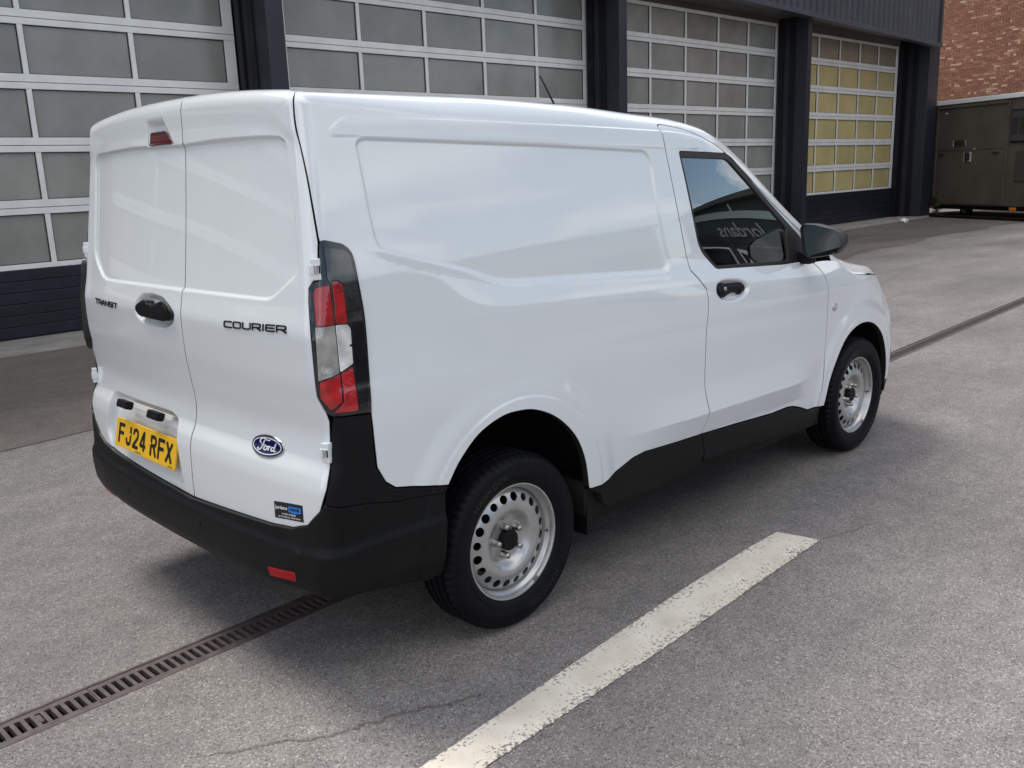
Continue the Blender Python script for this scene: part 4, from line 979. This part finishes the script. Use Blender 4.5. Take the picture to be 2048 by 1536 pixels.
def lettering():
    # black raised names on the doors
    for txt, u0, u1, v0, h, door, tilt in (('COURIER', -1.108, -.782, 1.1590, .0172, REAR_R, .035), ('TRANSIT', -2.18, -1.945, 1.1540, .0165, REAR_L, -.01)):
        polys, W = word(txt, TECH, .037, h, .0047, .0065); X, F = union(polys)
        s = (u1-u0)/W; Y = np.stack([u0+X[:, 0]*s, v0+X[:, 1]+(X[:, 0]*s)*tilt], 1)
        raised('name_badge', door, M['ink'], Y, F, chart_place(rel_rear), .003, .003)
    # number plate characters, 79 mm tall
    polys, W = word('FJ24 RFX', PLT, .037, .065, .0135, .010); X, F = union(polys)
    k = .452/W
    def pp(X): return np.stack([np.full(len(X), -.003), .226-X[:, 0]*k, X[:, 1]-.0325], 1), np.tile([-1., 0, 0], (len(X), 1))
    raised('plate_lettering', PLATE, M['ink'], X, F, pp, .0008, .0008)
    for y, z, w in ((.045, -.0475, .055), (-.225, -.0475, .040)):
        mb = MB(); mb.box(-.0040, y-w/2, z-.0012, -.0030, y+w/2, z+.0012); mb.obj('plate_maker_mark', M['ink'], PLATE)
    for y in (.125, -.055):
        mb = MB(); mb.lathe([(.0001, 0), (.005, 0), (.005, .003), (.0001, .003)], 12); me = mb.mesh('plate_screw', M['plate']); o = link('plate_screw', me, PLATE); o.rotation_euler = (0, 0, math.pi/2); o.location = (-.0032, y, .006)
    # lamp bar over the plate
    mb = MB(); mb.box(-.006, -.20, -.010, .004, .20, .010, .002); lb = mb.obj('plate_lamp_bar', M['silver'], REAR_L); lb.location = (-.770, .265, .784); lb.rotation_euler = (0, math.radians(25), 0)
    for y in (.435, .165):
        mb = MB(); mb.box(-.032, -.045, -.016, .0, .045, .016, .008); o = mb.obj('plate_lamp', M['plastic'], REAR_L); o.location = (-.776, y, .779); o.rotation_euler = (0, math.radians(20), 0)
    # oval badge
    c, a, b, rot = (-.9405, .7985), .0845, .0335, .045
    bd = panel('oval_badge', VAN, M['chrome'], ellp(*c, a, b, 56, rot), D=rel_rear, out_d=.004, step=.010, flange=.005, gap=0)
    panel('badge_field', bd, M['blue'], ellp(*c, a-.004, b-.0035, 56, rot), D=rel_rear, out_d=.0048, step=.008, flange=.002, gap=0)
    rx = ellp(*c, a-.0085, b-.0070, 56, rot); ri = ellp(*c, a-.0118, b-.0098, 56, rot)
    V = np.array(rx+ri); n = 56; F = np.array([[i, (i+1) % n, n+(i+1) % n] for i in range(n)]+[[i, n+(i+1) % n, n+i] for i in range(n)])
    if True:
        q = V[F]; ar = (q[:, 1, 0]-q[:, 0, 0])*(q[:, 2, 1]-q[:, 0, 1])-(q[:, 2, 0]-q[:, 0, 0])*(q[:, 1, 1]-q[:, 0, 1]); F[ar < 0] = F[ar < 0][:, ::-1]
    raised('badge_ring', bd, M['white'], V, F, chart_place(rel_rear), .0062, .0012)
    sc = []   # script lettering: F, o, r, d
    sc += stroke([(-.62, -.30), (-.70, -.42), (-.60, -.55), (-.44, -.45), (-.34, -.1), (-.27, .28), (-.20, .50)], .085)
    sc += stroke([(-.48, .12), (-.58, .30), (-.50, .58), (-.30, .68), (-.05, .55), (.12, .50), (.22, .62)], .085)
    sc += stroke([(-.44, .0), (-.28, .06), (-.12, .02)], .075)
    sc += stroke([(-.10, -.05), (-.21, -.22), (-.20, -.42), (-.08, -.48), (.03, -.34), (.02, -.14), (-.08, -.05), (.04, -.09), (.14, -.04)], .08)
    sc += stroke([(.12, .02), (.17, -.02), (.13, -.48)], .08); sc += stroke([(.16, -.20), (.25, -.04), (.34, -.06)], .08)
    sc += stroke([(.57, -.10), (.46, -.04), (.36, -.20), (.37, -.40), (.46, -.46), (.56, -.32), (.62, -.02), (.70, .36)], .08)
    sc += stroke([(.60, -.10), (.56, -.38), (.64, -.46), (.74, -.36)], .075)
    X, F = union(sc); Y = np.stack([c[0]+(X[:, 0]*math.cos(rot))*.067, c[1]+X[:, 1]*.0315+X[:, 0]*.067*rot+.001], 1)
    raised('badge_script', bd, M['white'], Y, F, chart_place(rel_rear), .0062, .0012)
    # dealer sticker
    u0, u1, va, vb = -.884, -.760, .588, .640; sk = .13
    T = lambda x, y: (u0+(u1-u0)*x, va+(vb-va)*y+(u1-u0)*x*sk)
    def put(name, m, polys, h):
        X, F = union(polys); return raised(name, st, M[m], X, F, chart_place(rel_rear), h, .0003)
    st = thing('dealer_sticker', None, None); st.parent = VAN
    panel('sticker_sheet', st, M['ink'], [T(0, 0), T(1, 0), T(1, 1), T(0, 1)], D=rel_rear, out_d=.0008, step=.012, flange=.0006, gap=0)
    put('sticker_shield', 'stickerblue', [[T(.56, .82), T(.95, .82), T(.95, .50), T(.88, .45), T(.75, .42), T(.63, .45), T(.56, .50)]], .0016)
    def text(name, m, body, x, y, sx, sy, h, bold=.0):
        cu = bpy.data.curves.new('t', 'FONT'); cu.body = body; cu.size = 1; cu.offset = bold; cu.resolution_u = 2; o = bpy.data.objects.new('t', cu); COL.objects.link(o)
        dg = bpy.context.evaluated_depsgraph_get(); me = bpy.data.meshes.new_from_object(o.evaluated_get(dg)); bpy.data.objects.remove(o)
        X = np.array([v.co[:2] for v in me.vertices]); F = []
        for p in me.polygons:
            q = list(p.vertices); F += [[q[0], q[i], q[i+1]] for i in range(1, len(q)-1)]
        F = np.array(F); a = X[F]; ar = (a[:, 1, 0]-a[:, 0, 0])*(a[:, 2, 1]-a[:, 0, 1])-(a[:, 2, 0]-a[:, 0, 0])*(a[:, 1, 1]-a[:, 0, 1]); F[ar < 0] = F[ar < 0][:, ::-1]
        W = X[:, 0].max(); Xn = np.array([T(x+px/W*sx, y+py*sy) for px, py in X])
        raised(name, st, M[m], Xn, F, chart_place(rel_rear), h, .0003)
    text('sticker_print', 'white', 'Jordans', .05, .58, .47, .30, .0020, .02)
    text('sticker_print', 'blue' if False else 'ink', 'VANS', .60, .57, .31, .26, .0026, .03)
    text('sticker_print', 'white', '01482 222500', .33, .27, .46, .13, .0020, .02)
    text('sticker_print', 'white', '40-70 Witham, Hull HU9', .16, .10, .76, .12, .0020, .02)
lettering()

# ---------------------------------------------------------------- sills, liners, underbody, cab
def lower_body():
    P = [(.378, .414), (.392, .416), (.46, .413), (.576, .444), (.651, .466), (.729, .474), (.952, .461), (1.137, .453), (1.154, .37), (1.12, .322), (1.09, .312), (.719, .306), (.485, .316), (.455, .345), (.448, .38), (.40, .405)]
    P = P[::-1]
    o = panel('sill_cover', VAN, M['plastic'], P, D=lambda u, v: .006+.010*S((.45-v)/.12), step=.014, flange=.03, gap=.002); mirror(o, VAN)
    P = [(1.141, .453), (1.43, .437), (1.749, .415), (1.899, .414), (1.959, .406), (2.036, .384), (2.127, .351), (2.219, .348), (2.205, .30), (2.162, .270), (2.021, .274), (1.663, .304), (1.152, .333), (1.160, .37)][::-1]
    o = panel('door_sill_cover', FRONT_DOOR, M['plastic'], P, D=lambda u, v: .006+.010*S((.44-v)/.12), step=.014, flange=.03, gap=.002)
    c = o.copy(); COL.objects.link(c); c.parent = FRONT_DOOR_FAR
    P = [(.372, .43), (2.30, .36), (2.30, .235), (.42, .262), (.385, .30)][::-1]
    o = panel('sill', VAN, M['plastic'], P, D=rel_const(-.014), step=.04, flange=.12, gap=0); mirror(o, VAN)
    # dark inner structure behind the gaps
    def in_arch(p): return False
    P = [(-3.0, .40), (-.35, .44), (-.33, .66), (-.2, .80), (0., .84), (.2, .78), (.33, .62), (.41, .42), (1.06, .34), (1.06, 1.16), (1.0, 1.75), (1.0, 2.50), (-.60, 2.50)]
    P = [(-1.55, .40), (-.36, .42), (-.36, .62), (-.28, .74), (-.1, .835), (.1, .825), (.24, .75), (.34, .62), (.40, .42), (1.10, .36), (1.10, 1.10), (1.02, 1.30), (.965, 1.75), (.94, 2.52), (-.56, 2.52), (-.60, 1.872), (-1.55, 1.872)]
    o = panel('inner_shell', VAN, M['dark'], P, D=rel_const(-.034), step=.06, flange=0, gap=0); mirror(o, VAN)
    P = [(1.10, .36), (2.22, .30), (2.30, .50), (2.42, .68), (2.42, 1.06), (2.15, 1.085), (1.28, 1.12), (1.10, 1.12)]
    o = panel('inner_shell', VAN, M['dark'], P, D=rel_const(-.034), step=.06, flange=0, gap=0); mirror(o, VAN)
    mb = MB(); mb.box(-.40, -.60, .32, 3.2, .60, .42); mb.box(-.70, -.80, .44, -.40, .80, .47); mb.box(.42, -.82, .32, 2.24, .82, .40)
    mb.obj('underbody', M['dark'], VAN)
    mb = MB(); mb.tube([(.0, -.72, .31), (.0, .72, .31)], .045, 10); mb.obj('rear_axle', M['dark'], VAN)
    # wheel arch liners: shell of a drum with an inner wall
    for cx, cz, r in ((.012, .402, .415), (2.695, .352, .395)):
        mb = MB(); V = []; F = []; n = 30; ys = (-.852, -.55)
        for k in range(n+1):
            a = math.radians(-12+204*k/n)
            for y in ys: V.append((cx+r*math.cos(a), y, cz+r*math.sin(a)))
        F = [(2*k, 2*k+1, 2*k+3, 2*k+2) for k in range(n)]
        b = len(V); V += [(cx, -.55, cz-.1)]; F += [(2*k+1, b, 2*k+3) for k in range(n)]
        mb.add(V, F, True); o = mb.obj('arch_liner', M['dark'], VAN); mirror(o, VAN)
    mb = MB(); mb.box(.395, -.862, .215, .425, -.70, .45, .006); o = mb.obj('mud_flap', M['plastic'], VAN); mirror(o, VAN)
    mb = MB(); mb.box(2.27, -.842, .24, 2.292, -.68, .42, .004); o = mb.obj('mud_flap', M['plastic'], VAN); mirror(o, VAN)
lower_body()
def cab():
    mb = MB(); mb.box(1.02, -.70, .45, 1.05, .70, 1.70); mb.obj('bulkhead', mat('bulkhead_grey', (.05, .05, .05), .8), VAN)
    mb = MB(); mb.box(1.05, -.66, .40, 2.5, .66, .44); mb.obj('cab_floor', M['dark'], VAN)
    mb = MB(); mb.box(2.08, -.74, .86, 2.50, .74, 1.10, .05); mb.box(2.02, -.60, .80, 2.2, -.15, 1.06, .04); mb.box(2.18, -.12, 1.05, 2.23, .12, 1.17, .01); mb.obj('dashboard', mat('dashboard_plastic', (.018, .018, .02), .55), VAN)
    for y in (-.38, .38):
        t = thing('seat', None, None); t.parent = VAN; t.location = (1.42, y, .44)
        mb = MB(); mb.box(-.22, -.24, 0, .28, .24, .26, .05); mb.obj('cushion', M['seat'], t)
        mb = MB(); mb.box(-.06, -.235, 0, .06, .235, .62, .05); o = mb.obj('backrest', M['seat'], t); o.location = (-.20, 0, .22); o.rotation_euler = (0, math.radians(-14), 0)
        mb = MB(); mb.box(-.045, -.13, 0, .045, .13, .18, .04); o = mb.obj('headrest', M['seat'], t); o.location = (-.36, 0, .86); o.rotation_euler = (0, math.radians(-10), 0)
    t = thing('steering_wheel', None, None); t.parent = VAN; t.location = (1.90, -.38, 1.08); t.rotation_euler = (0, math.radians(-62), 0)
    mb = MB(); pts = [(.175*math.cos(a), .175*math.sin(a), 0) for a in np.linspace(0, 2*math.pi, 33)]; mb.tube(pts, .014, 8, False); mb.obj('wheel_ring', M['trim'], t)
    mb = MB(); mb.box(-.05, -.06, -.02, .05, .06, .02, .015); mb.box(-.012, -.17, -.01, .012, .17, .01); mb.box(-.17, -.012, -.01, 0, .012, .01); mb.obj('wheel_hub', M['trim'], t)
cab()
def door_furniture():
    DHP = rnd([(1.234, 1.070), (1.247, 1.087), (1.285, 1.095), (1.326, 1.088), (1.419, 1.083), (1.455, 1.079), (1.475, 1.069), (1.483, 1.052), (1.475, 1.045), (1.426, 1.031), (1.419, 1.045), (1.365, 1.048), (1.337, 1.043), (1.302, 1.034), (1.27, 1.040), (1.245, 1.054)], .007)
    # grip: bulges outward along its middle
    def bul(u, v): return .011+.008*S(segdist(np.stack([u, v], 1), DHP)/.016)
    h = panel('door_handle', FRONT_DOOR, M['plastic'], DHP, D=bul, step=.006, flange=.034, gap=0, cham=.002)
    c = h.copy(); COL.objects.link(c); c.parent = FRONT_DOOR_FAR
    panel('key_lock', FRONT_DOOR, M['chrome'], ellp(1.311, 1.067, .0085, .0085, 20), D=bul, out_d=.002, step=.006, flange=.006, gap=0)
    panel('side_indicator', VAN, mat('indicator_lens', (.45, .42, .38), .12, 0, 1.), ellp(2.351, .859, .023, .016, 20), D=lambda u, v: .004+.006*S(1-np.hypot((u-2.351)/.023, (v-.859)/.016)), step=.006, flange=.012, gap=0)
    panel('indicator_base', VAN, M['chrome'], ellp(2.351, .859, .027, .020, 24), [ellp(2.351, .859, .0235, .0165, 24)], D=rel_const(.003), step=.008, flange=.006, gap=0)
    # mirror: cup-shaped housing, glass set into its rear face
    def mirror_unit():
        root = thing('wing_mirror', None, None); root.parent = VAN
        H = rnd([(-.848, 1.285), (-.866, 1.306), (-.925, 1.304), (-1.012, 1.284), (-1.056, 1.258), (-1.070, 1.205), (-1.040, 1.165), (-.965, 1.149), (-.900, 1.139), (-.872, 1.158)], .012, seg=3)
        H = dens(H, .02); c = np.mean(H, 0); n = len(H); V = []; F = []
        prof = [(-.012, .955), (-.006, .985), (.0, 1.0), (.03, 1.0), (.06, .965), (.09, .88), (.115, .72), (.130, .45), (.134, .02)]
        for dx, s in prof: V += [(2.02+dx+(.03 if dx > .02 else 0)*0, c[0]+(p[0]-c[0])*s, c[1]+(p[1]-c[1])*s) for p in H]
        for i in range(len(prof)-1): F += [(i*n+k, i*n+(k+1) % n, (i+1)*n+(k+1) % n, (i+1)*n+k) for k in range(n)]
        mb = MB(); mb.add(V, F, True)
        # rim turning inward to the glass
        ring = [(2.02-.012, c[0]+(p[0]-c[0])*.955, c[1]+(p[1]-c[1])*.955) for p in H]+[(2.02+.012, c[0]+(p[0]-c[0])*.93, c[1]+(p[1]-c[1])*.93) for p in H]
        mb.add(ring, [(k, n+k, n+(k+1) % n, (k+1) % n) for k in range(n)])
        o = mb.obj('mirror_housing', mat('mirror_plastic', (.013, .013, .0145), .38, 0, .1, bump=(900, .06, .001)), root, recalc=True, sharp=40)
        g = [(2.02+.004, c[0]+(p[0]-c[0])*.94+.0, c[1]+(p[1]-c[1])*.94) for p in H]
        g = [(2.024+(p[1]-c[0])*.0, p[1], p[2]) for p in g]
        mb = MB(); mb.add(g, [tuple(range(n))]); o = mb.obj('mirror_glass', M['mirror'], root)
        bm = bmesh.new(); bm.from_mesh(o.data)
        for f in bm.faces:
            if f.normal.x > 0: f.normal_flip()
        bm.to_mesh(o.data); bm.free()
        mb = MB(); mb.box(2.03, -.90, 1.108, 2.10, -.79, 1.165, .015); mb.obj('mirror_arm', M['plastic'], root)
        return root
    a = mirror_unit(); b = a.copy(); COL.objects.link(b); b.parent = VAN; b.scale = (1, -1, 1)
    for c in a.children:
        q = c.copy(); COL.objects.link(q); q.parent = b
    mb = MB(); mb.tube([(1.285, .0, 1.795), (1.262, .0, 1.832)], [.018, .012], 12); mb.tube([(1.262, .0, 1.832), (1.116, .0, 2.026)], [.0055, .0035], 8); mb.obj('roof_antenna', M['plastic'], VAN)
door_furniture()

# ---------------------------------------------------------------- wheels
def wheels():
    R, RIM = .322, .213
    # tyre in wheel coordinates: axis y, outer side at -y
    n = 192
    prof = [(RIM-.006, -.072), (RIM+.004, -.080), (RIM+.020, -.086), (.250, -.0955), (.270, -.0975), (.288, -.0955), (.300, -.091), (.309, -.083), (.3155, -.073), (.3185, -.064), (.3200, -.056)]
    tread = []
    for y in (-.050, -.019, .015, .049):
        tread += [(R-.0005, y-.006), (R-.0095, y-.0048), (R-.0095, y+.0048), (R-.0005, y+.006)]
    half = prof+tread+[(r, -y) for r, y in prof[::-1]]
    def zone(i): return half[i]
    V = []; F = []; m = len(half)
    for k in range(n):
        a = 2*math.pi*k/n; c, s = math.cos(a), math.sin(a)
        for i, (r, y) in enumerate(half):
            rr = r
            if k % 3 == 0 and abs(y) > .0555 and abs(y) < .0835 and r > .305: rr = r-.0062   # shoulder slots
            if k % 3 == 1 and -.0555 < y < .0555 and r > R-.002 and abs(abs(y)-.013) > .03: rr = r-.003
            V.append((rr*c, y, rr*s))
    for k in range(n):
        k2 = (k+1) % n
        for i in range(m-1): F.append((k*m+i, k2*m+i, k2*m+i+1, k*m+i+1))
    tb = MB(); tb.add(V, F, True); tyre = tb.mesh('tyre', M['rubber']); bm = bmesh.new(); bm.from_mesh(tyre); bmesh.ops.recalc_face_normals(bm, faces=bm.faces[:]); bm.to_mesh(tyre); bm.free(); tyre.set_sharp_from_angle(angle=math.radians(32))
    # raised sidewall ring and marks
    rb = MB(); rb.lathe([(.2855, -.0958), (.2868, -.0972), (.2885, -.0956)], 96); rb.lathe([(.236, -.0922), (.2372, -.0938), (.239, -.0935)], 96); ring = rb.mesh('sidewall_ring', M['rubber'])
    # sidewall lettering
    polys, W = word('HANKOOK', TECH, .017, .017, .0042, .006); X, Fc = union(polys); X = X-np.array([W/2, .0085])
    def sw(th0):
        def f(Y):
            r = .262+Y[:, 1]; th = th0-Y[:, 0]/.262; y = -np.interp(r, [.250, .270, .288], [.0955, .0975, .0955])
            # seen from outside (looking along +y) x to the right is +x: angle runs clockwise
            return np.stack([r*np.cos(th), y, r*np.sin(th)], 1), np.tile([0, -1., 0], (len(Y), 1))
        return f
    # rim: barrel lathe + disc with ventilation holes
    rim = MB(); rim.lathe([(.2135, -.071), (.2150, -.074), (.2125, -.0765), (.2070, -.0755), (.2045, -.071), (.2035, -.060), (.2010, -.054), (.1930, -.050), (.1905, -.044), (.1895, -.030), (.1850, -.024), (.180, .0), (.180, .06)], 96)
    barrel = rim.mesh('wheel_rim', M['steel']); barrel.set_sharp_from_angle(angle=math.radians(50))
    prof = np.array([(.0345, -.030), (.060, -.030), (.072, -.031), (.080, -.0335), (.090, -.042), (.100, -.052), (.112, -.0595), (.125, -.0625), (.140, -.0605), (.155, -.0555), (.170, -.049), (.180, -.0415), (.1875, -.030), (.1885, -.018)])
    sarc = np.concatenate([[0], np.cumsum(np.hypot(*np.diff(prof, axis=0).T))]); K = .150
    def disc(t, s):
        r = np.interp(s, sarc, prof[:, 0]); y = np.interp(s, sarc, prof[:, 1])
        # smooth radial profile
        r = PL(s, sarc, prof[:, 0]); y = PL(s, sarc, prof[:, 1]); a = t/K
        return np.stack([r*np.cos(a), y, r*np.sin(a)], -1)
    Lc = 2*math.pi*K; sh = np.interp(.160, prof[:, 0], sarc); nh = 20
    holes = [ellp(Lc*(i+.5)/nh, sh, (.0168 if i % 3 else .0150)*K/.160, (.0168 if i % 3 else .0150), 18) for i in range(nh)]
    uv, T = tri2d([(0, 0), (Lc, 0), (Lc, sarc[-1]), (0, sarc[-1])], holes, .0065)
    P = disc(uv[:, 0], uv[:, 1]); verts = P.tolist(); faces = T[:, ::-1].tolist()
    cnt = set()
    for f in faces:
        for a, b in ((f[0], f[1]), (f[1], f[2]), (f[2], f[0])): cnt.add((a, b))
    be = [e for e in cnt if (e[1], e[0]) not in cnt and 1e-4 < uv[e[0], 0] < Lc-1e-4 and .02 < uv[e[0], 1] < sarc[-1]-.005]
    q = {}
    for a, b in be:
        for k in (a, b):
            if k not in q: q[k] = len(verts); p = P[k]; verts.append([p[0]*.998, p[1]+.004, p[2]*.998])
    faces += [[b, a, q[a], q[b]] for a, b in be]
    me = bpy.data.meshes.new('wheel_disc'); me.from_pydata(verts, [], faces); me.materials.append(M['steel'])
    bm = bmesh.new(); bm.from_mesh(me); bmesh.ops.remove_doubles(bm, verts=bm.verts[:], dist=5e-5); bmesh.ops.recalc_face_normals(bm, faces=bm.faces[:])
    f0 = max(bm.faces, key=lambda f: -f.calc_center_median().y)
    if f0.normal.y > 0: bmesh.ops.reverse_faces(bm, faces=bm.faces[:])
    bm.to_mesh(me); bm.free(); me.polygons.foreach_set('use_smooth', [True]*len(me.polygons)); me.set_sharp_from_angle(angle=math.radians(45))
    hub = MB(); hub.lathe([(.0385, -.028), (.0385, -.054), (.0350, -.0585), (.001, -.0600)], 32); hubm = hub.mesh('hub_cap', M['plastic']); hubm.set_sharp_from_angle(angle=math.radians(40))
    nut = MB(); nut.lathe([(.0145, -.028), (.0145, -.035), (.0118, -.037), (.0115, -.056), (.009, -.063), (.001, -.065)], 12); nutm = nut.mesh('wheel_nut', M['nut'])
    back = MB(); back.lathe([(.001, -.012), (.14, -.012), (.14, .04)], 32); backm = back.mesh('brake_drum', M['dark'])
    vl = MB(); vl.tube([(.193, -.050, 0), (.178, -.068, .004)], .0042, 8); vlm = vl.mesh('valve', M['trim'])
    bw = MB(); bw.box(.196, -.079, -.011, .208, -.071, .011, .002); bwm = bw.mesh('balance_weight', M['nut'])
    for (x, side, rot, steer) in ((0., 1, .95, 0), (2.692, 1, .62, 0), (0., -1, .2, 0), (2.692, -1, .6, 0)):
        w = thing('wheel', None, None); w.parent = VAN; w.location = (x, -.787*side, R-.002); w.scale = (1, side, 1); w.rotation_euler = (0, rot, 0)
        for nm, m_ in (('tyre', tyre), ('sidewall_ring', ring), ('wheel_rim', barrel), ('wheel_disc', me), ('hub_cap', hubm), ('brake_drum', backm)): link(nm, m_, w)
        for k in range(5):
            o = link('wheel_nut', nutm, w); a = 2*math.pi*k/5+.3; o.location = (.0565*math.cos(a), 0, .0565*math.sin(a))
        o = link('valve', vlm, w); o.rotation_euler = (0, rot*-1.+.12, 0)
        o = link('balance_weight', bwm, w); o.rotation_euler = (0, 1.05-rot, 0)
        if side == 1:
            for th in (.55*math.pi+.35+rot, -.45*math.pi+.35+rot):
                raised('sidewall_lettering', w, M['ink'], X, Fc, sw(th), .0009, .0009)
wheels()

# ================================================================ yard behind the camera (seen only as reflections in paint and glass)
def shed():
    # local x runs along the front wall (towards the garage), local y points away from the yard
    t = Vector((-.31, .95)).normalized(); root = thing('showroom_shed', 'dark gabled showroom with a white name sign beside the yard, reflected in the van window', 'building', (26.6, -17.4, 0), math.atan2(t.y, t.x)); W, E, PK = 11.5, 4.6, 5.0
    mb = MB(); V = [(0, 0, 0), (W, 0, 0), (W, 0, PK-.2), (9, 0, PK), (0, 0, E)]; V += [(x, y-12, z) for x, y, z in V]
    mb.add(V, [(0, 1, 2, 3, 4), (5, 6, 7, 8, 9), (0, 5, 6, 1), (1, 6, 7, 2), (4, 9, 5, 0)]); mb.obj('wall', M['shed'], root, recalc=True)
    mb = MB(); a = (-.3, E-.05); b = (9, PK+.02); c = (W+.2, PK-.2)
    for (p0, p1) in ((a, b), (b, c)):
        mb.add([(p0[0], .4, p0[1]), (p1[0], .4, p1[1]), (p1[0], -12.4, p1[1]), (p0[0], -12.4, p0[1]), (p0[0], .4, p0[1]+.16), (p1[0], .4, p1[1]+.16), (p1[0], -12.4, p1[1]+.16), (p0[0], -12.4, p0[1]+.16)], [(0, 1, 2, 3), (4, 5, 6, 7), (0, 1, 5, 4), (1, 2, 6, 5), (2, 3, 7, 6), (3, 0, 4, 7)])
    mb.obj('roof', mat('grey_roof_sheet', (.05, .055, .052), .6), root, recalc=True)
    mb = MB(); mb.box(.02, .003, E-.42, W-.02, .10, E-.10); mb.obj('eaves_band', mat('pale_band', (.34, .42, .37), .6), root)
    mb = MB(); mb.box(5.6, .003, E-.098, 5.7, .08, E+.2); mb.obj('gable_bar', M['alu'], root)
    for x in (.6, 4.2, 7.8):
        mb = MB(); mb.box(x, .003, .05, x+2.9, .05, 2.3, .01); mb.obj('window', M['gloss'], root)
        mb = MB(); mb.box(x-.08, .003, 2.301, x+2.98, .09, 2.40); mb.box(x-.08, .003, .02, x-.001, .09, 2.3); mb.box(x+2.901, .003, .02, x+2.98, .09, 2.3); mb.obj('window_frame', M['alu'], root)
    cu = bpy.data.curves.new('sign', 'FONT'); cu.body = 'Jordans'; cu.size = 1.2; cu.extrude = .03; cu.offset = .015
    o = bpy.data.objects.new('sign', cu); COL.objects.link(o); dg = bpy.context.evaluated_depsgraph_get(); me = bpy.data.meshes.new_from_object(o.evaluated_get(dg)); bpy.data.objects.remove(o)
    me.materials.clear(); s = link('sign_lettering', me, root, M['sign']); s.rotation_euler = (math.pi/2, 0, math.pi); s.location = (7.1, .06, 3.15)
    low = thing('reflected_skyline', 'long low grey skyline block with a slowly rising top, added unseen behind the camera for reflections', 'building', (8, -20.5, 0))
    sk = [(-40, 2.0), (-22, 2.2), (-8, 2.7), (4, 3.5), (13, 4.35), (19.8, 4.75)]  # added unseen block, outline shaped to draw the reflected skyline on the van
    V = []; F = []; k = len(sk)
    for y in (0, -9): V += [(x, y, 0) for x, z in sk]+[(x, y, z) for x, z in sk]
    for a in range(k-1): F += [(a, a+1, k+a+1, k+a), (2*k+a, 3*k+a, 3*k+a+1, 2*k+a+1)]
    F += [(0, k, 3*k, 2*k), (k-1, 3*k-1, 4*k-1, 2*k-1)]
    mb = MB(); mb.add(V, F); mb.obj('wall', mat('grey_render', (.16, .16, .15), .8, noise=(.2, .8, 1.1, 4)), low, recalc=True)
    V = []; F = []
    for a, (x, z) in enumerate(sk): V += [(x, .35, z+.004), (x, -9.3, z+.004), (x, .35, z+.2), (x, -9.3, z+.2)]
    for a in range(k-1): b = 4*a; F += [(b, b+4, b+5, b+1), (b+2, b+3, b+7, b+6), (b, b+2, b+6, b+4), (b+1, b+5, b+7, b+3)]
    F += [(0, 1, 3, 2), (4*k-4, 4*k-2, 4*k-1, 4*k-3)]
    mb = MB(); mb.add(V, F); mb.obj('roof', mat('dark_roof', (.06, .06, .062), .6), low, recalc=True)
    for x in (15.4,):
        mb = MB(); mb.box(x, .003, .02, x+3.2, .05, 2.9, .01); mb.obj('block_panel', M['cladding'], low)
shed()
